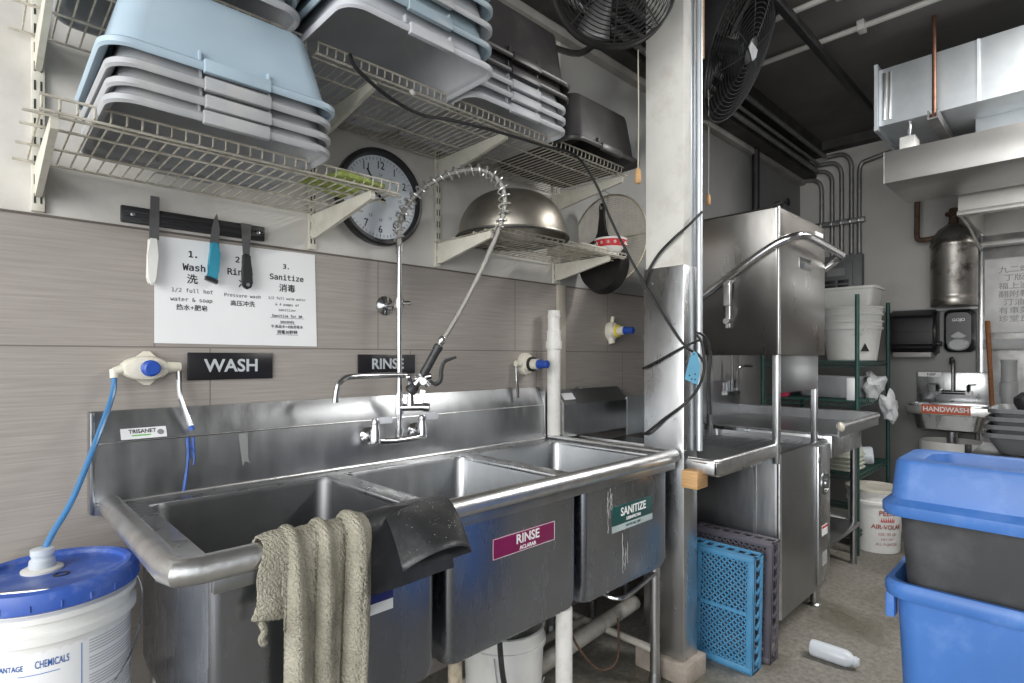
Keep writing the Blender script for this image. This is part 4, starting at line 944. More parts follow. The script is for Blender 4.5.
# ================================================================ DISH RACKS
def dish_rack(label, x, y0, y1, z0, hz, th, m, fine, tilt):
    t = thing('dish_rack', label, 'dish rack', (x, (y0+y1)/2, z0), 'dish racks leaning by the machine', rot=(0, tilt, 0))
    W = (y1-y0)/2
    def loc(fn): return fn
    bm = B(); b = .03       # face frame in the plane x=0, depth towards +x
    for z in (0, hz-b): box(bm, 0, .012, -W, W, z, z+b, .003)
    for y in (-W, W-b): box(bm, 0, .012, y, y+b, b*.8, hz-b*.8, .003)
    box(bm, 0, .01, -W+b, W-b, hz/2-.008, hz/2+.008); box(bm, 0, .01, -.008, .008, b, hz-b)
    obj('face_frame', bm, m, t, local=True)
    bm = B(); p = .026
    def clip(a, d):       # clip a diagonal line to the inner rectangle
        lo, hi = -10, 10
        for q, dq, mn, mx in ((a[0], d[0], -W+b*.7, W-b*.7), (a[1], d[1], b*.7, hz-b*.7)):
            t0, t1 = (mn-q)/dq, (mx-q)/dq
            if t0 > t1: t0, t1 = t1, t0
            lo, hi = max(lo, t0), min(hi, t1)
        return lo, hi
    n = int((2*W+hz)/p)
    for k in range(-n, n+1):
        for s in ((1, 1), (1, -1)):
            a = (k*p, hz/2); lo, hi = clip(a, s)
            if hi-lo > .01: bar(bm, (.006, a[0]+s[0]*lo, a[1]+s[1]*lo), (.006, a[0]+s[0]*hi, a[1]+s[1]*hi), .006, .006, (1, 0, 0))
    obj('lattice', bm, m, t, local=True)
    bm = B()
    for z, s in ((0, 1), (hz, -1)):
        z0_, z1_ = sorted((z, z+s*.008))
        for x0_, x1_ in ((0, .022), (th-.024, th)): box(bm, x0_, x1_, -W, W, z0_, z1_, .002)
        for k in range(11):
            y = -W+2*W*k/10; box(bm, .018, th-.02, max(-W, y-.006), min(W, y+.006), z0_, z1_)
    for y, s in ((-W, 1), (W, -1)):
        y0_, y1_ = sorted((y, y+s*.008))
        for x0_, x1_ in ((0, .022), (th-.024, th)): box(bm, x0_, x1_, y0_, y1_, 0, hz, .002)
        for k in range(11):
            z = hz*k/10
            bar(bm, (.018, (y0_+y1_)/2, min(hz-.004, z+.004)), ((th-.02)*.55, (y0_+y1_)/2, max(.004, z-.016)), .008, .008, (0, 1, 0)); bar(bm, ((th-.02)*.55, (y0_+y1_)/2, max(.004, z-.016)), (th-.02, (y0_+y1_)/2, min(hz-.004, z+.004)), .008, .008, (0, 1, 0))
    obj('side_wall', bm, m, t, local=True)
    return t
dish_rack('sky blue lattice dish rack leaning on its edge by the post', 2.375, .985, 1.485, .0, .50, .10, RACKBLUE, True, .05)
dish_rack('plum gray dish rack leaning between the blue rack and the machine', 2.515, .965, 1.48, .0, .535, .095, RACKGRAY, True, .06)
bt = thing('squeeze_bottle', 'frosted white plastic bottle lying on the wet floor', 'bottle', (2.76, .80, .036))
bm = B(); a = Vector((2.745, .875, .037)); d = Vector((2.752, .685, .036))-a
lathe(bm, a, d, [(.02, 0), (.033, .006), (.036, .02), (.036, .145), (.03, .162), (.02, .172), (.018, .176)], 24); obj('body', bm, CLEARP, bt)
bm = B(); lathe(bm, a, d, [(.019, .176), (.0215, .178), (.0215, .186), (.018, .188), (.018, .196), (.012, .197)], 20); obj('neck', bm, CLEARP, bt)

# ================================================================ UNDER THE SINK
DIRTYPVC = mat('grimy_pvc', (.40, .38, .34), .5, 0, .15, 12, dirt=(.16, .14, .11), dirt_amt=.8, dscale=14)
ub = thing('white_bucket', 'white plastic bucket with gray cord under the middle sink bowl', 'bucket', (1.4, 1.5, 0))
bm = B(); lathe(bm, (1.43, 1.52, 0), (0, 0, 1), [(.13, 0), (.135, .004), (.15, .30), (.158, .302), (.158, .318), (.151, .32), (.153, .365), (.157, .368), (.149, .37), (.146, .3), (.13, .01), (.002, .008)], 40); obj('body', bm, WHITEPAIL, ub)
bm = B(); tube(bm, [(1.30, 1.43, .31), (1.29, 1.38, .2), (1.36, 1.33, .13), (1.46, 1.34, .22)], .003, 6, 6); obj('wire_handle', bm, STEELD, ub)
tag(obj('drain_hose', tube(B(), [(1.20, 1.30, .5), (1.22, 1.29, .30), (1.27, 1.24, .12), (1.34, 1.18, .012)], .009, 8, 6), BLACKR, origin=(1.2, 1.3, .4)), 'thin dark hose hanging below the middle sink bowl', 'hose')
dp = thing('drain_pipe', 'white vertical drain pipe under the middle sink bowl', 'pipe', (1.45, 1.24, 0))
obj('tube', cyl(B(), (1.455, 1.245, 0), (1.455, 1.245, .50), .029, seg=20), PVC, dp)
obj('coupling', lathe(B(), (1.455, 1.245, .16), (0, 0, 1), [(.029, 0), (.035, .002), (.035, .04), (.029, .042)], 20), PVC, dp)
tag(obj('floor_pipe', tube(B(), [(1.47, 1.50, .13), (2.3, 1.52, .17)], .034, 14), DIRTYPVC, origin=(1.9, 1.5, .13)), 'dirty white horizontal pipe behind the sink legs', 'pipe')
tag(obj('slack_cord', tube(B(), [(1.62, 1.42, .45), (1.68, 1.38, .25), (1.78, 1.34, .12), (1.93, 1.36, .10), (2.02, 1.42, .22)], .005, 6, 6), RUST, origin=(1.8, 1.4, .1)), 'thin brown cord sagging under the far sink bowl', 'cord')

# ================================================================ BLUE AND GRAY BINS
BX, BY = 1.665+.14, .355-.28
def bin_thing(name, label, cat_, z0, z1, m, hx0, hy0, hx1, hy1):
    pass
bb = thing('blue_bin', 'tall blue slim bin standing on the floor at right', 'bin', (BX, BY, 0))
hx, hy = .135, .275
bm = B(); rbox(bm, BX, BY, [(hx*.72, hy*.82, .04, 0), (hx*.74, hy*.84, .045, .01), (hx-.012, hy-.012, .045, .75), (hx+.008, hy+.008, .05, .755), (hx+.012, hy+.012, .05, .765), (hx+.012, hy+.012, .05, .785), (hx+.006, hy+.006, .05, .795), (hx-.006, hy-.006, .045, .795), (hx-.016, hy-.016, .04, .76), (hx*.7, hy*.8, .04, .02)], 6)
obj('body', bm, BLUE, bb)
obj('side_grip', box(B(), BX-.11, BX-.07, BY+hy-.01, BY+hy+.010, .69, .755, .004), BLUE, bb)
gb = thing('gray_bin', 'dark gray bin nested inside the blue bin under a blue lid', 'bin', (BX, BY, .2))
bm = B(); rbox(bm, BX, BY, [(hx*.72, hy*.82, .04, .24), (hx*.735, hy*.83, .04, .25), (hx-.026, hy-.03, .04, .80), (hx-.014, hy-.016, .04, .99), (hx-.022, hy-.024, .04, .99), (hx*.7, hy*.78, .04, .27)], 6); obj('body', bm, BINGRAY, gb)
bl_ = thing('bin_cover', 'blue bin cover with wide opening on top of the gray bin', 'lid', (BX, BY, .97))
bm = B(); hx2, hy2 = hx+.016, hy+.012
rows = [(hx-.008, hy-.01, .04, .962), (hx2, hy2, .05, .962), (hx2+.004, hy2+.004, .05, .97), (hx2+.004, hy2+.004, .05, .99), (hx2-.008, hy2-.008, .05, 1.0), (hx2-.014, hy2-.014, .042, 1.005), (hx2-.024, hy2-.022, .04, 1.092), (hx2-.029, hy2-.028, .038, 1.10), (hx2-.05, hy2-.06, .05, 1.103)]
rbox(bm, BX, BY, rows, 8, False, False)
n = 36; 
rbox(bm, BX, BY, [(hx2-.05, hy2-.06, .05, 1.103), (hx2-.06, hy2-.075, .05, 1.098), (hx2-.08, hy2-.095, .05, 1.03), (hx2-.078, hy2-.093, .05, 1.03)], 8, False, False)
bmesh.ops.remove_doubles(bm, verts=bm.verts, dist=1e-5); obj('shell', bm, BLUE, bl_)

# ================================================================ GREEN WIRE RACK IN THE CORNER
gr = thing('wire_rack', 'dark green wire shelving unit in the far corner', 'shelving', (4.9, 1.45, 0))
GX0, GX1, GY0, GY1 = 4.345, 5.2, 1.085, 1.72
for x, y in ((GX0, GY0), (GX1, GY0), (GX0, GY1), (GX1, GY1)): obj('post', cyl(B(), (x, y, 0), (x, y, 1.79), .0145, seg=12), GREENW, gr)
TIERS = (.15, .545, 1.05, 1.325)
for z in TIERS:
    bm = B()
    for zz in (z, z-.032):
        tube(bm, [(GX0, GY0, zz), (GX1, GY0, zz)], .004, 6); tube(bm, [(GX0, GY1, zz), (GX1, GY1, zz)], .004, 6); tube(bm, [(GX0, GY0, zz), (GX0, GY1, zz)], .004, 6); tube(bm, [(GX1, GY0, zz), (GX1, GY1, zz)], .004, 6)
    for k in range(28):
        x = GX0+(GX1-GX0)*k/27; tube(bm, [(x, GY0, z+.004), (x, GY1, z+.004)], .0025, 5)
    def zig(p, q, n):
        p, q = Vector(p), Vector(q); tube(bm, [p.lerp(q, k/n)+Vector((0, 0, -.032 if k % 2 else 0)) for k in range(n+1)], .0022, 5)
    zig((GX0, GY0, z), (GX1, GY0, z), 30); zig((GX0, GY0, z), (GX0, GY1, z), 16)
    obj('shelf', bm, GREENW, gr)
def bucket(name, label, x, y, z, r0, r1, h, m, group=None, handle=True):
    t = thing(name, label, 'bucket', (x, y, z), group)
    bm = B(); lathe(bm, (x, y, z), (0, 0, 1), [(r0-.006, 0), (r0, .006), (r0+(r1-r0)*.8, h*.78), (r1+.004, h*.785), (r1+.004, h*.83), (r0+(r1-r0)*.86, h*.84), (r1-.002, h*.95), (r1+.008, h*.955), (r1+.008, h*.995), (r1, h), (r1-.006, h), (r0-.006, .01), (.002, .008)], 40)
    obj('body', bm, m, t); return t
zt_ = 1.3325
w2 = bucket('white_bucket', 'lower white bucket with side handles on the top rack shelf', 4.86, 1.25, zt_, .165, .20, .30, WHITEPAIL, 'nested white buckets on the rack')
bm = B(); 
for q in (1.36,): tube(bm, [(4.86-.155, 1.25-.13, zt_+.25), (4.86-.175, 1.25-.11, zt_+.2), (4.86-.175, 1.25-.02, zt_+.2), (4.86-.19, 1.25+.03, zt_+.25)], .008, 8, 4)
obj('side_handle', bm, WHITEP, w2)
a_ = Vector((-.75, -.66, 0)); c_ = Vector((4.86, 1.25, zt_+.10))+a_*.182; e_ = Vector((.66, -.75, 0))
bm = B(); v = [c_+e_*-.03+Vector((0, 0, -.03)), c_+e_*.03+Vector((0, 0, -.03)), c_+Vector((0, 0, .03))]; loft(bm, [v, [p+a_*.004 for p in v]], True, True); obj('hazard_mark', bm, INK, w2)
w3 = bucket('white_bucket', 'upper white bucket nested in the one on the rack top', 4.86, 1.25, zt_+.105, .165, .203, .30, WHITEPAIL, 'nested white buckets on the rack')
wt = thing('white_tub', 'rectangular white tub set on top of the nested buckets', 'tub', (4.84, 1.25, zt_+.405))
bm = B(); rbox(bm, 4.84, 1.25, [(.13, .16, .03, zt_+.407), (.15, .185, .035, zt_+.53), (.162, .198, .035, zt_+.533), (.162, .198, .035, zt_+.552), (.154, .19, .03, zt_+.553), (.146, .18, .03, zt_+.53), (.126, .155, .03, zt_+.415)], 5); obj('body', bm, WHITEP, wt)
# things on the shelf under the buckets
zs = 1.057
def pan(x, y, z, hx, hy, h, m, label, nm='steel_pan', cat_='pan'):
    bm = B(); rbox(bm, x, y, [(hx-.02, hy-.02, .02, z), (hx-.012, hy-.012, .02, z+.005), (hx-.003, hy-.003, .02, z+h-.004), (hx+.012, hy+.012, .025, z+h-.003), (hx+.012, hy+.012, .025, z+h+.001), (hx-.005, hy-.005, .02, z+h), (hx-.022, hy-.022, .02, z+.01)], 4)
    return tag(obj(nm, bm, m, origin=(x, y, z)), label, cat_)
pan(4.68, 1.33, zs, .15, .20, .16, STEELD, 'deep steel pan on the middle rack shelf')
tag(obj('label_box', box(B(), 4.40, 4.43, 1.115, 1.165, zs, zs+.155, .003), PAPER, origin=(4.41, 1.14, zs)), 'narrow white box standing at the rack shelf corner', 'box')
def crumple(x, y, z, sx, sy, sz, m, nm, label, cat_, amp=.25, sub=3, parent=None):
    bm = B(); bmesh.ops.create_icosphere(bm, subdivisions=sub, radius=1)
    rnd = random.Random(int(x*1000)); dirs = [Vector((rnd.gauss(0, 1), rnd.gauss(0, 1), rnd.gauss(0, 1))).normalized() for _ in range(40)]
    for v in bm.verts:
        k = 1+amp*sum(max(0, v.co.dot(d_))**14*(1.2 if i % 2 else -1) for i, d_ in enumerate(dirs))*.8
        v.co = Vector((v.co.x*sx*k+x, v.co.y*sy*k+y, v.co.z*sz*k+z))
    return tag(obj(nm, bm, m, sharp=22, origin=(x, y, z-sz)), label, cat_)
crumple(4.85, 1.11, 1.135, .15, .07, .085, BAG, 'paper_bundle', 'crumpled white bundle on the rack shelf end', 'bundle')
crumple(4.98, 1.03, .97, .08, .04, .11, BAG, 'plastic_bag', 'clear plastic bag hanging off the rack shelf', 'plastic bag', .45)
zl = .552
for k in range(4):
    bm = B(); hz_ = .15-.0; rbox(bm, 4.56, 1.28, [(.15, .16, .04, zl+k*.03), (.155, .165, .04, zl+k*.03+.003), (.155, .165, .04, zl+k*.03+.012), (.147, .157, .04, zl+k*.03+.014), (.118, .128, .035, zl+.16+k*.03), (.09, .10, .03, zl+.165+k*.03)], 5)
    tag(obj('plastic_tub', bm, mat('yellowed_plastic', (.42, .43, .36), .4) if k == 0 else bpy.data.materials['yellowed_plastic'], origin=(4.56, 1.28, zl+k*.03)), ['lowest of four yellowed tubs on the lower rack shelf', 'second lowest yellowed tub on the lower rack shelf', 'third yellowed tub up on the lower rack shelf', 'topmost yellowed tub on the lower rack shelf'][k], 'tub', 'yellowed tubs on the lower rack shelf')
bm = B(); lathe(bm, (4.82, 1.16, zl+.066), (.3, -1, .1), [(.03, -.10), (.062, -.09), (.066, .05), (.055, .06), (.05, .05)], 22); tag(obj('plastic_jar', bm, CLEARP, origin=(4.82, 1.16, zl)), 'clear jar lying sideways on the lower rack shelf', 'jar')
rb = bucket('red_print_bucket', 'white food bucket with red printing on the floor by the rack', 4.62, 1.045, 0, .15, .17, .43, WHITEPAIL)
RBX, RBY = 4.62, 1.045
def wrapb(bm_, r0, r1, h, ang):
    for v in bm_.verts:
        u, d_, z = v.co; r = r0+(r1-r0)*z/h+.0035; a = ang+u/r
        v.co = Vector((RBX+r*math.sin(a), RBY-r*math.cos(a), z))
    return bm_
FADERED = mat('faded_red_print', (.50, .16, .14), .6)
bm = words([('PEERS', (0, 0, .285), .045, .001, 1), ('AIR-VOLAR', (0, 0, .19), .042, .001, .95), ('OIL 35 LB', (0, 0, .14), .028, 0, 1), ('NET WT', (0, 0, .105), .022, 0, 1), ('ALL PURPOSE', (0, 0, .07), .024, 0, 1)], '-y', .0002)
obj('red_lettering', wrapb(bm, .15, .17, .43, -.85), FADERED, rb)
bm = B()
for k in range(-3, 4): bm.faces.new([bm.verts.new(p) for p in ((k*.013-.006, 0, .225), (k*.013+.006, 0, .225), (k*.013+.004*k*.3, 0, .265-abs(k)*.003))])
obj('crown_mark', wrapb(bm, .15, .17, .43, -.85), REDINK, rb)
obj('lid', lathe(B(), (4.62, 1.045, .43), (0, 0, 1), [(.178, -.012), (.182, -.01), (.182, .008), (.17, .012), (.16, .006), (.002, .006)], 36), mat('stained_lid', (.5, .48, .42), .5, 0, .2, 10), rb)
tag(obj('lid_stack', box(B(), 4.42, 4.78, 1.20, 1.6, .158, .2, .01), WHITEP, origin=(4.6, 1.4, .158)), 'flat white lids on the lowest rack shelf', 'lids')
tag(obj('crate', box(B(), 3.55, 3.95, 1.15, 1.6, .276, .62, .01), mat('navy_crate', (.01, .015, .07), .5), origin=(3.75, 1.4, .276)), 'dark navy crate on the shelf beneath the outlet table', 'crate')
bm = B(); lathe(bm, (4.47, 1.62, 1.057), (0, 0, 1), [(.04, 0), (.06, .04), (.065, .09), (.06, .09), (.04, .01)], 20); tag(obj('red_bowl', bm, PINK, origin=(4.47, 1.62, 1.057)), 'pinkish red bowl on the rack shelf seen behind the hood column', 'bowl')

# ================================================================ BACK WALL: PANEL, CONDUITS, DISPENSERS
ep = thing('electrical_panel', 'gray electrical breaker panel on the back wall above the buckets', 'electrical panel', (5.83, 1.56, 1.75))
obj('cabinet', box(B(), 5.75, 5.838, 1.40, 1.76, 1.75, 2.30, .006), PANELG, ep)
dr = obj('door', box(B(), 5.738, 5.751, 1.47, 1.73, 1.79, 2.23, .004), PANELG, ep)
obj('directory_card', box(B(), 5.734, 5.739, 1.53, 1.68, 2.11, 2.18), mat('gray_card', (.25, .26, .26), .5), dr)
bm = B()
for r_ in range(3):
    for c2 in range(2): box(bm, 5.731, 5.739, 1.50+.11*c2, 1.59+.11*c2, 1.95+.045*r_, 1.98+.045*r_, .003)
obj('breaker', bm, BLACK, dr)
CW = 5.80
def conduit(pts, lab): tag(obj('conduit', tube(B(), pts, .019, 10, 6), CONDUIT, origin=pts[0]), lab, 'conduit', 'conduits on the back wall')
conduit([(CW, 1.94, 3.07), (CW, 1.86, 3.07), (CW, 1.79, 3.045), (CW, 1.75, 2.98), (CW, 1.745, 2.85), (CW, 1.745, 2.31)], 'lowest bending conduit, nearest the sink wall corner')
conduit([(CW, 1.94, 3.13), (CW, 1.77, 3.13), (CW, 1.70, 3.105), (CW, 1.66, 3.04), (CW, 1.655, 2.9), (CW, 1.655, 2.31)], 'second bending conduit from the corner')
conduit([(CW, 1.94, 3.19), (CW, 1.70, 3.19), (CW, 1.62, 3.165), (CW, 1.58, 3.09), (CW, 1.575, 2.95), (CW, 1.575, 2.31)], 'third bending conduit from the corner')
conduit([(CW, 1.7, 3.25), (CW, 1.60, 3.25), (CW, 1.54, 3.225), (CW, 1.50, 3.15), (CW, 1.495, 3.0), (CW, 1.495, 2.31)], 'highest bending conduit, fourth from the corner')
conduit([(CW, 1.02, 3.2), (CW, 1.36, 3.14), (CW, 1.41, 3.12), (CW, 1.43, 3.06), (CW, 1.432, 2.9), (CW, 1.432, 2.31)], 'conduit that turns towards the exhaust hood')
ch = thing('conduit_strut', 'gray strut bar clamping the conduits to the back wall', 'strut', (5.78, 1.6, 2.6))
obj('channel', box(B(), 5.752, 5.779, 1.38, 1.82, 2.585, 2.63, .003), CONDUIT, ch)
for y in (1.43, 1.5, 1.575, 1.655, 1.745): obj('clamp', box(B(), 5.745, 5.753, y-.012, y+.012, 2.59, 2.625, .002), STEELD, ch)
tag(obj('down_pipe', tube(B(), [(4.62, 1.90, 3.08), (4.66, 1.90, 3.05), (4.66, 1.90, 2.0)], .03, 12, 4), BLACKM, origin=(4.66, 1.9, 2.0)), 'black pipe dropping down the dark wall behind the dish machine', 'pipe')
vv = thing('wall_valve', 'small metal valve on the dark wall near the corner', 'valve', (5.15, 1.93, 2.72)); bm = B(); cyl(bm, (5.2, 1.95, 2.74), (5.2, 1.86, 2.74), .02, seg=10); cyl(bm, (5.14, 1.87, 2.74), (5.26, 1.87, 2.74), .018, seg=10); cyl(bm, (5.2, 1.87, 2.74), (5.2, 1.87, 2.58), .013, seg=10); obj('body', bm, STEELD, vv)
bm = B(); lathe(bm, (5.2, 1.86, 2.74), (0, -1, 0), [(.035, .02), (.035, .03)], 12); obj('hand_wheel', bm, BLACKM, vv)

td = thing('paper_towel_dispenser', 'wide smoky black paper towel dispenser on the back wall', 'towel dispenser', (5.83, 1.01, 1.36))
bm = B(); prism(bm, [(5.831, 1.37), (5.831, 1.755), (5.70, 1.755), (5.62, 1.70), (5.60, 1.58), (5.61, 1.45), (5.66, 1.40)], 'y', .845, 1.172); bmesh.ops.bevel(bm, geom=list(bm.edges), offset=.018, segments=3, affect='EDGES')
obj('cover', bm, mat('smoky_black_plastic', (.010, .010, .012), .3), td)
obj('cutter_slot', box(B(), 5.625, 5.82, .875, 1.14, 1.358, 1.40, .004), mat('gray_slot_plastic', (.30, .29, .28), .4), td)
obj('side_lock', cyl(B(), (5.70, .846, 1.47), (5.70, .815, 1.47), .02, seg=12), BLACK, td)
obj('brand_lettering', words([('TORK', (5.609, 1.10, 1.53), .026, 0, 1)], '-x'), GRAYINK, td)
sd = thing('soap_dispenser', 'black soap dispenser with gray push bar beside the towel dispenser', 'soap dispenser', (5.83, .71, 1.4))
bm = B(); rb_ = [(5.83, .61, .81, 1.40, 1.75), (5.76, .61, .81, 1.40, 1.75), (5.71, .63, .79, 1.44, 1.72)]
loops = []
for x, y0, y1, z0, z1 in rb_:
    r_ = .045; pts = rrect((y0+y1)/2, (z0+z1)/2, (y1-y0)/2, (z1-z0)/2, r_, 0, 5); loops.append([(x, p[0], p[1]) for p in pts])
loft(bm, loops, True, True); obj('cover', bm, bpy.data.materials['smoky_black_plastic'], sd)
bm = B(); loops = []
for x, k in ((5.715, 1), (5.69, 1), (5.675, .8)): loops.append([(x, .71+.07*k*math.cos(a), 1.46+.05*k*math.sin(a)) for a in [2*PI*i/24 for i in range(24)]])
loft(bm, loops, True, True); obj('push_bar', bm, GRAYTUB, sd)
bm = B(); prism(bm, [(.66, 1.53), (.71, 1.565), (.76, 1.53), (.74, 1.515), (.68, 1.515)], 'x', 5.70, 5.715); obj('window', bm, GRAYTUB, sd)
obj('brand_lettering', words([('GOJO', (5.709, .71, 1.66), .032, .0004, 1.0)], '-x'), WHITETXT, sd)

# ================================================================ HAND SINK
hs = thing('hand_sink', 'wall mounted steel hand sink with an orange label on its rim', 'hand sink', (5.82, .74, .8))
bm = B(); box(bm, 5.79, 5.807, .525, 1.0, .985, 1.235, .006); obj('splash_back', bm, STEEL, hs)
bm = B(); box(bm, 5.70, 5.805, .51, 1.005, .95, .987, .006); rbox(bm, 5.62, .745, [(.155, .19, .07, .775), (.175, .21, .08, .79), (.19, .235, .08, .93), (.20, .25, .05, .935), (.20, .25, .05, .985), (.185, .232, .06, .987), (.17, .21, .08, .95), (.15, .18, .07, .81)], 8); obj('basin', bm, STEEL, hs)
bm = B(); box(bm, 5.412, 5.425, .485, 1.005, .905, .975, .006); obj('front_rim', bm, STEELW, hs)
ol = obj('orange_label', box(B(), 5.408, 5.4125, .60, .905, .915, .985, .001), ORANGE, hs, label='orange HANDWASH label')
obj('label_lettering', words([('HANDWASH', (5.4075, .752, .95), .052, .0015, .95)], '-x'), WHITETXT, ol)
obj('maker_sticker', box(B(), 5.788, 5.7905, .83, .99, 1.195, 1.232), PAPER, hs)
obj('sticker_lettering', words([('NSF', (5.7875, .90, 1.213), .03, .0005, 1.2)], '-x'), INK, hs)
bm = B(); cyl(bm, (5.76, .63, 1.07), (5.76, .87, 1.07), .017, seg=12)
for y in (.65, .85): cyl(bm, (5.80, y, 1.07), (5.74, y, 1.07), .024, seg=14); cyl(bm, (5.755, y, 1.07), (5.73, y-.0, 1.13), .013, seg=10)
bar(bm, (5.73, .65, 1.135), (5.71, .60, 1.14), .02, .012); bar(bm, (5.73, .85, 1.135), (5.71, .90, 1.14), .02, .012)
tube(bm, [(5.76, .75, 1.08), (5.76, .75, 1.30), (5.745, .75, 1.335), (5.71, .75, 1.35), (5.66, .75, 1.34), (5.64, .75, 1.30)], .0135, 10, 5); obj('faucet', bm, mat('dark_chrome', (.22, .22, .22), .2, 1), hs)
bm = B(); cyl(bm, (5.62, .74, .78), (5.62, .74, .60), .04, .03, 16); obj('drain', bm, STEEL, hs)
bm = B(); cyl(bm, (5.80, .60, .95), (5.80, .60, 0), .016, seg=10); obj('supply_pipe', bm, CONDUIT, hs)
ubk = thing('white_bucket', 'white bucket with dark rim clip under the hand sink', 'bucket', (5.55, .73, 0))
bm = B(); lathe(bm, (5.55, .73, 0), (0, 0, 1), [(.17, 0), (.175, .01), (.2, .62), (.21, .625), (.21, .70), (.198, .70), (.19, .62), (.16, .02), (.002, .02)], 40); obj('body', bm, WHITEPAIL, ubk)
obj('rim_clip', box(B(), 5.36, 5.385, .59, .63, .63, .70, .003), BLACK, ubk)

# ================================================================ TANK
TKY = .735
tk = thing('metal_tank', 'sooty steel tank with domed top hung on the back wall', 'tank', (5.66, .725, 1.77))
bm = B(); lathe(bm, (5.665, TKY, 1.77), (0, 0, 1), [(.145, 0), (.152, .01), (.152, .06), (.148, .07), (.148, .09), (.152, .10), (.152, .47), (.157, .48), (.157, .50), (.152, .51), (.14, .56), (.10, .62), (.06, .65), (.045, .66)], 40); obj('shell', bm, TANKM, tk)
bm = B(); lathe(bm, (5.665, TKY, 2.425), (0, 0, 1), [(.04, 0), (.032, .03), (.032, .07), (.055, .08), (.055, .10), (.03, .11), (.03, .13), (.02, .135)], 20); obj('neck', bm, RUST, tk)
bm = B(); tube(bm, [(5.665, .74, 2.43), (5.665, .80, 2.36), (5.66, .88, 2.335), (5.66, .95, 2.335), (5.66, .975, 2.36), (5.66, .975, 2.5), (5.66, .975, 2.75)], .02, 10, 4); obj('feed_pipe', bm, RUST, tk)
bm = B(); box(bm, 5.80, 5.835, .60, .85, 1.85, 1.89); box(bm, 5.80, 5.835, .60, .85, 2.2, 2.24); obj('wall_strap', bm, BLACKM, tk)
tag(obj('steel_ledge', box(B(), 5.78, 5.831, .60, 1.25, 1.745, 1.768, .003), GRAYTUB, origin=(5.8, .9, 1.745)), 'narrow gray ledge under the tank on the back wall', 'ledge')
tag(obj('corner_pipe', tube(B(), [(5.80, .604, 1.05), (5.80, .604, 2.3)], .007, 8), CONDUIT, origin=(5.8, .604, 1.1)), 'thin steel pipe at the edge of the steel wall panel', 'pipe')
tag(obj('white_cable', tube(B(), [(4.83, .60, 2.34), (5.2, .585, 2.30), (5.55, .58, 2.24), (5.79, .58, 2.21)], .008, 8, 6), WHITEPIPE, origin=(5.3, .59, 2.28)), 'pale cable running from the hood lip to the steel panel', 'cable')

# ================================================================ HOOD AND DUCT
pn_ = thing('steel_wall_panel', 'bright stainless wall panel right of the hand sink', 'wall panel', (5.83, -.6, 0))
obj('sheet', box(B(), 5.818, 5.839, -2.0, .592, .05, 2.33, .003), STEELW, pn_)
obj('edge_strip', box(B(), 5.81, 5.818, .57, .592, .05, 2.33, .002), STEEL, pn_)
obj('top_ledge', box(B(), 5.70, 5.80, -2.0, .58, 2.23, 2.27, .004), HOODM, pn_)
obj('lower_ledge', box(B(), 5.72, 5.80, -2.0, .555, 1.42, 1.50, .004), GRAYTUB, pn_)
po = thing('laminated_poster', 'wrinkled laminated poster of black Chinese characters on the steel panel', 'poster', (5.8, .2, 1.55))
obj('sheet', box(B(), 5.793, 5.7995, -.3, .556, 1.55, 2.135, .002), mat('poster_laminate', (.62, .62, .62), .25, .0, .15, 8, .2, 12), po)
rows = ['九二烟灯', '丁版所', '福上洲川', '翻附新开', '汀油田', '有車菜王', '珍堂丘人']
obj('lettering', words([(s, (5.792, .35, 2.04-.064*k), .056, .0003, 1.1) for k, s in enumerate(rows)], '-x', .0004), mat('faded_ink', (.24, .24, .24), .5), po)
hd = thing('exhaust_hood', 'steel kitchen exhaust hood with front plenum box at right', 'exhaust hood', (5.0, -.3, 2.3))
HY = .868
bm = B(); box(bm, 4.06, 4.70, -2.2, HY, 2.437, 2.63, .003); obj('front_plenum', bm, HOODM, hd)
bm = B(); box(bm, 4.06, 4.09, HY-.003, HY+.003, 2.437, 2.63); obj('plenum_seam', bm, STEELW, hd)
bm = B(); box(bm, 4.80, 4.83, -2.2, .60, 2.345, 2.52, .003); box(bm, 4.785, 4.85, -2.2, .605, 2.318, 2.348, .004); obj('hood_front', bm, mat('bright_hood_steel', (.74, .72, .68), .4, .7, .06, 8), hd)
bm = B(); box(bm, 4.83, 5.79, .56, .572, 2.33, 2.70); box(bm, 4.70, 5.80, -2.2, .60, 2.70, 2.72); box(bm, 4.70, 4.83, -2.2, .60, 2.52, 2.70); obj('hood_shell', bm, HOODM, hd)
bm = B()
for k in range(5):
    y1 = .56-k*.45; prism(bm, [(5.0, 2.36), (5.68, 2.62), (5.68, 2.66), (4.98, 2.40)], 'y', y1-.42, y1)
obj('grease_filter', bm, STEELD, hd)
dc = thing('makeup_air_duct', 'pale galvanised rectangular duct above the exhaust hood', 'duct', (4.45, -.4, 2.83))
obj('casing', box(B(), 4.15, 4.72, -2.2, .915, 2.83, 3.19, .003), GALV, dc)
bm = B(); box(bm, 4.12, 4.75, .915, .935, 2.80, 2.83); box(bm, 4.12, 4.75, .915, .935, 3.19, 3.22); box(bm, 4.12, 4.15, .916, .934, 2.83, 3.19); box(bm, 4.72, 4.75, .916, .934, 2.83, 3.19); box(bm, 4.15, 4.72, .92, .93, 2.83, 3.19); obj('end_flange', bm, GALV, dc)
bm = B(); box(bm, 4.138, 4.152, .875, .895, 2.86, 3.16, .003); box(bm, 4.142, 4.152, .85, .862, 2.86, 3.16, .002); obj('access_latch', bm, STEELW, dc)
bm = B()
for y in (.42, -.1, -.7): box(bm, 4.144, 4.152, y, y+.012, 2.83, 3.19)
obj('seam', bm, GALV, dc)
bm = B()
for z in (2.83, ): box(bm, 4.16, 4.72, .20, .34, 2.72, 2.83)
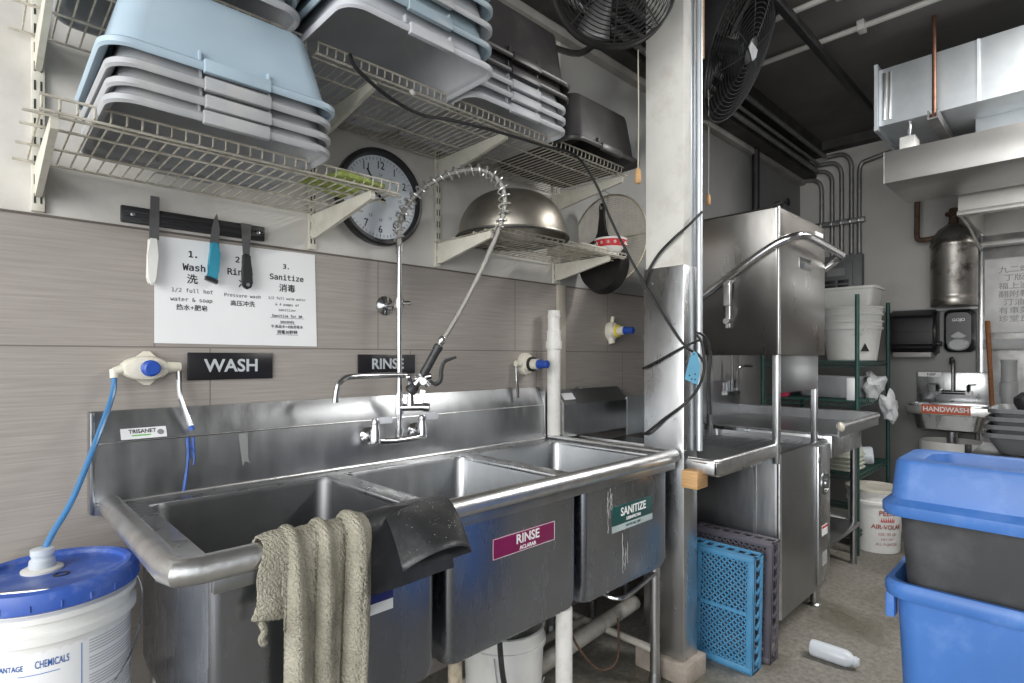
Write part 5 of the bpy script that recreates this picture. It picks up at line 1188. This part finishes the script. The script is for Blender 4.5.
obj('riser_collar', box(B(), 4.45, 4.55, -1.4, .47, 2.632, 2.83, .002), GALV, dc); bm.free()
bk_ = thing('hanger_block', 'small pale block with a bolt between duct and hood', 'block', (4.2, .8, 2.63)); obj('block', box(B(), 4.12, 4.26, .72, .80, 2.632, 2.72, .004), WHITEP, bk_)
obj('bolt', lathe(B(), (4.19, .76, 2.72), (0, 0, 1), [(.02, 0), (.02, .02), (.012, .022), (.012, .108)], 12), STEEL, bk_)
hr = thing('hanger_rod', 'rusty copper coloured rod hanging the duct from the ceiling', 'rod', (4.08, .62, 2.75))
obj('rod', cyl(B(), (4.08, .62, 2.78), (4.08, .62, 3.38), .011, seg=10), COPPER, hr)
bm = B(); prism(bm, [(.595, 2.81), (.602, 2.81), (.602, 2.765), (.638, 2.765), (.638, 2.81), (.645, 2.81), (.645, 2.755), (.595, 2.755)], 'x', 4.03, 4.75); obj('channel', bm, CONDUIT, hr)
obj('nut', lathe(B(), (4.08, .62, 2.766), (0, 0, 1), [(.018, 0), (.018, .03)], 6), COPPER, hr)
# ceiling pipes and bar
for x, lab in ((3.84, 'white sprinkler pipe on the ceiling nearer the duct'), (3.39, 'white sprinkler pipe on the ceiling nearer the post')):
    t = thing('ceiling_pipe', lab, 'pipe', (x, 0, 3.34), 'white pipes on the ceiling'); obj('tube', tube(B(), [(x, -2.5, 3.35), (x, 1.7, 3.35)], .017, 10), WHITEPIPE, t)
    bm = B()
    for y in (.935,): box(bm, x-.035, x+.035, y-.02, y+.02, 3.32, 3.38, .004)
    obj('clamp', bm, WHITEPIPE, t)
tag(obj('ceiling_bar', box(B(), 2.75, 4.9, 1.115, 1.155, 3.22, 3.27, .004), BLACKM, origin=(3.8, 1.13, 3.22)), 'black bar under the ceiling running from fan to duct', 'bar')
for x in (2.8, 4.85): pass

# ================================================================ FANS
def fan(label, c, n, R, depth, badge, mount, bmat):
    n = Vector(n).normalized(); rot = n.to_track_quat('Z', 'Y').to_euler()
    t = thing('wall_fan', label, 'fan', c, 'black industrial fans', rot=rot)
    bm = B(); lathe(bm, (0, 0, 0), (0, 0, 1), [(R, -depth), (R*1.006, -depth), (R*1.006, 0), (R*.99, 0), (R*.99, -depth+.004)], 56, False, False); obj('drum', bm, BLACK, t, local=True)
    for nm, z0, dz in (('front_guard', .0, .055), ('rear_guard', -depth, -.05)):
        bm = B(); f = lambda r: z0+dz*(1-(r/R)**2)
        nr = 17
        for k in range(2, nr+1):
            r = R*k/nr; tube(bm, [(r*math.cos(a), r*math.sin(a), f(r)) for a in [2*PI*i/40 for i in range(40)]], .0022 if k < nr else .005, 5, closed=True)
        for k in range(8):
            a = 2*PI*k/8; tube(bm, [(r*math.cos(a), r*math.sin(a), f(r)) for r in [R*(.1+.9*i/6) for i in range(7)]], .0028, 5)
        obj(nm, bm, BLACKM, t, local=True)
    for k in range(3):
        bm = B(); loops = []
        for i in range(9):
            r = R*(.2+.74*i/8); sw = .75-.15*i/8; row = []
            for j in range(5):
                a = 2*PI*k/3+sw*(j/4-.5)+.15*i/8; row.append((r*math.cos(a), r*math.sin(a), -depth*.5+.05*(j/4-.5)))
            loops.append(row)
        loft(bm, loops, closed=False); o = obj('blade', bm, bmat, t, local=True); md = o.modifiers.new('t', 'SOLIDIFY'); md.thickness = .003
    obj('motor', lathe(B(), (0, 0, -depth-.06), (0, 0, 1), [(.06, 0), (.08, .02), (.08, .06), (.05, .075), (.03, depth+.06)], 24), BLACK, t, local=True)
    hb_ = obj('hub_cap', lathe(B(), (0, 0, .05), (0, 0, 1), [(R*.17, -.004), (R*.17, .006), (R*.13, .012)], 24), BLACK, t, local=True)
    if badge:
        bm = B(); prism(bm, [(-.07, -.012), (.05, -.03), (.075, 0), (.05, .028), (-.07, .018)], 'z', .062, .067); obj('badge', bm, STEELW, hb_, local=True)
    M = rot.to_matrix().inverted(); bm = B()
    q = [M @ (Vector(p)-Vector(c)) for p in mount]; tube(bm, q, .014, 8, 4); bmesh.ops.create_cube(bm, size=.05, matrix=Matrix.Translation(q[-1])); obj('mount_bracket', bm, BLACKM, t, local=True)
    return t
fan('black industrial fan facing the room above the black tubs', (1.745, 1.235, 2.80), (-.68, -.72, -.16), .24, .055, False, [(1.85, 1.36, 2.68), (1.92, 1.55, 2.70), (2.0, 1.8, 2.86), (2.06, 1.92, 2.92)], mat('worn_fan_blade', (.13, .13, .13), .45, .5))
rt, tw = Vector((.718, -.696, 0)), Vector((-.696, -.718, 0))
fan('black industrial fan seen edge on behind the post top', (2.905, 1.262, 2.985), rt*.74+tw*.52+Vector((0, 0, -.46)), .365, .18, True, [(2.86, 1.30, 3.05), (2.86, 1.2, 3.2), (2.88, 1.135, 3.245)], BLACKM)
def pull(x, y, z0, z1, lab):
    t = thing('pull_cord', lab, 'pull cord', (x, y, z0), 'fan pull cords')
    bm = B(); tube(bm, [(x, y, z1), (x+.004, y, (z0+z1)/2), (x, y, z0+.05)], .0025, 6, 4); obj('string', bm, mat('dirty_string', (.5, .47, .4), .8) if 'dirty_string' not in bpy.data.materials else bpy.data.materials['dirty_string'], t)
    obj('wooden_pull', lathe(B(), (x, y, z0), (0, 0, 1), [(.008, 0), (.013, .006), (.012, .05), (.006, .062)], 12), WOOD, t)
pull(1.925, 1.255, 2.06, 2.60, 'pull cord with wooden end hanging left of the post')
pull(3.0, 1.49, 2.225, 2.93, 'pull cord with wooden end hanging right of the post')

# ================================================================ CABLES AND TAG
cb = [(.78, 1.478, 2.236), (.84, 1.476, 2.19), (.99, 1.476, 2.115), (1.10, 1.48, 2.135), (1.25, 1.485, 2.165), (1.50, 1.48, 2.17), (1.74, 1.48, 2.19), (1.86, 1.42, 2.13), (1.93, 1.35, 1.99), (2.0, 1.30, 1.83), (2.06, 1.25, 1.66), (2.105, 1.21, 1.50), (2.112, 1.168, 1.42), (2.15, 1.12, 1.385), (2.17, 1.10, 1.35)]
cb = [(.78, 1.478, 2.236), (.80, 1.476, 2.20), (.90, 1.476, 2.155), (1.02, 1.476, 2.135), (1.15, 1.48, 2.155), (1.35, 1.48, 2.175), (1.60, 1.48, 2.19), (1.80, 1.478, 2.20), (1.90, 1.45, 2.10), (1.97, 1.42, 1.95), (2.03, 1.36, 1.78), (2.08, 1.28, 1.61), (2.105, 1.20, 1.47), (2.115, 1.145, 1.40), (2.155, 1.115, 1.37), (2.17, 1.10, 1.34)]
tag(obj('power_cord', tube(B(), cb, .0055, 8, 8), CABLE, origin=cb[0]), 'black cord strung from the upper shelf down to the post', 'cord')
loop = [(2.11, 1.34, 1.53), (2.105, 1.30, 1.66), (2.10, 1.22, 1.80), (2.13, 1.14, 1.86), (2.19, 1.125, 1.93), (2.22, 1.12, 1.96)]
tag(obj('looped_cord', tube(B(), [(2.112, 1.345, 1.66), (2.108, 1.33, 1.72), (2.105, 1.27, 1.80), (2.10, 1.19, 1.86), (2.12, 1.145, 1.90), (2.20, 1.122, 1.97)], .006, 8, 8), CABLE, origin=(2.11, 1.3, 1.7)), 'thick black cord looping around the upper post', 'cord')
tag(obj('lower_cord', tube(B(), [(2.108, 1.35, 1.02), (2.10, 1.32, 1.035), (2.105, 1.24, 1.10), (2.11, 1.16, 1.16), (2.15, 1.12, 1.22), (2.18, 1.105, 1.29), (2.175, 1.10, 1.36), (2.165, 1.105, 1.42), (2.15, 1.12, 1.46), (2.19, 1.10, 1.44), (2.215, 1.09, 1.36), (2.20, 1.09, 1.28), (2.205, 1.09, 1.18), (2.212, 1.09, 1.12)], .006, 8, 8), CABLE, origin=(2.1, 1.3, 1.05)), 'black cord crossing the steel post down to the sink', 'cord')
tag(obj('post_cord', tube(B(), [(2.108, 1.35, 1.31), (2.106, 1.28, 1.34), (2.107, 1.20, 1.38), (2.115, 1.14, 1.41), (2.16, 1.11, 1.43)], .005, 8, 8), CABLE, origin=(2.1, 1.3, 1.3)), 'short black cord crossing the middle of the steel post', 'cord')
tg = thing('hang_tag', 'light blue punched tag hanging from the cords on the post', 'tag', (2.14, 1.09, 1.27))
rt_ = Vector((.85, -.53, 0))
def tp(u, z): p = Vector((2.086, 1.128, 0))+rt_*u; return Vector((p.x, p.y, z))
bm = B(); pts = [tp(-.012, 1.27), tp(.048, 1.245), tp(.06, 1.32), tp(.045, 1.375), tp(.03, 1.385), tp(.012, 1.36)]
nn = Vector((-.53, -.85, 0)); loft(bm, [pts, [p+nn*.002 for p in pts]], True, True); obj('card', bm, TAGBL, tg)
bm = B()
for u, z in ((.01, 1.285), (.02, 1.27), (.035, 1.268), (.035, 1.29), (.03, 1.372)): p = tp(u, z)+nn*.0022; lathe(bm, p, nn, [(.0035, -.0005), (.0035, .0004)], 8)
obj('punch_mark', bm, INK, tg)

# ================================================================ RIGHT EDGE: STICK, PIPE, TUB STACK
bs = tag(obj('broom_stick', tube(B(), [(5.25, .42, 0), (5.70, .53, 1.64)], .016, 10), STICKW, origin=(5.25, .42, 0)), 'reddish wooden broom stick leaning on the steel panel', 'stick')
gp = thing('gray_pipe', 'gray plastic pipe standing behind the gray tub stack', 'pipe', (5.25, .372, 0))
obj('tube', cyl(B(), (5.25, .372, 0), (5.25, .372, 1.22), .045, seg=18), GRAYPVC, gp); obj('coupling', lathe(B(), (5.25, .372, 1.08), (0, 0, 1), [(.052, 0), (.052, .1), (.044, .105), (.044, .24), (.047, .245), (.047, .26), (.04, .262)], 18), GRAYPVC, gp)
pt = thing('prep_table', 'steel prep table mostly hidden behind the blue bin', 'table', (4.25, 0, 0))
obj('tabletop', box(B(), 3.95, 4.6, -.8, .45, .79, .82, .004), STEELD, pt)
for x in (4.0, 4.55):
    for y in (-.75, .40): obj('leg', cyl(B(), (x, y, 0), (x, y, .79), .02, seg=10), STEELD, pt)
gmat = mat('dark_gray_tub', (.12, .125, .13), .45, 0, .1, 8)
for k in range(4):
    bm = B(); z = .822+k*.045
    rbox(bm, 4.28, .13, [(.19, .20, .05, z), (.195, .205, .05, z+.004), (.235-k*.008, .25-k*.008, .05, z+.09), (.26-k*.008, .275-k*.008, .055, z+.094), (.26-k*.008, .275-k*.008, .055, z+.115), (.245-k*.008, .26-k*.008, .05, z+.117), (.232-k*.008, .245-k*.008, .05, z+.09), (.188, .198, .045, z+.008)], 6)
    tag(obj('dish_tub', bm, gmat, origin=(4.28, .13, z)), ['lowest dark gray tub of the stack behind the blue bin', 'second dark gray tub up behind the blue bin', 'third dark gray tub up behind the blue bin', 'top dark gray tub of the stack behind the blue bin'][k], 'tub', 'dark gray tubs on the prep table')
bm = B(); rbox(bm, 4.30, .16, [(.12, .10, .04, 1.055), (.14, .12, .045, 1.10), (.14, .12, .045, 1.13), (.11, .09, .04, 1.16)], 5); tag(obj('tray_cover', bm, BLACK, origin=(4.3, .16, 1.05)), 'black cover lying on top of the dark gray tubs', 'cover')
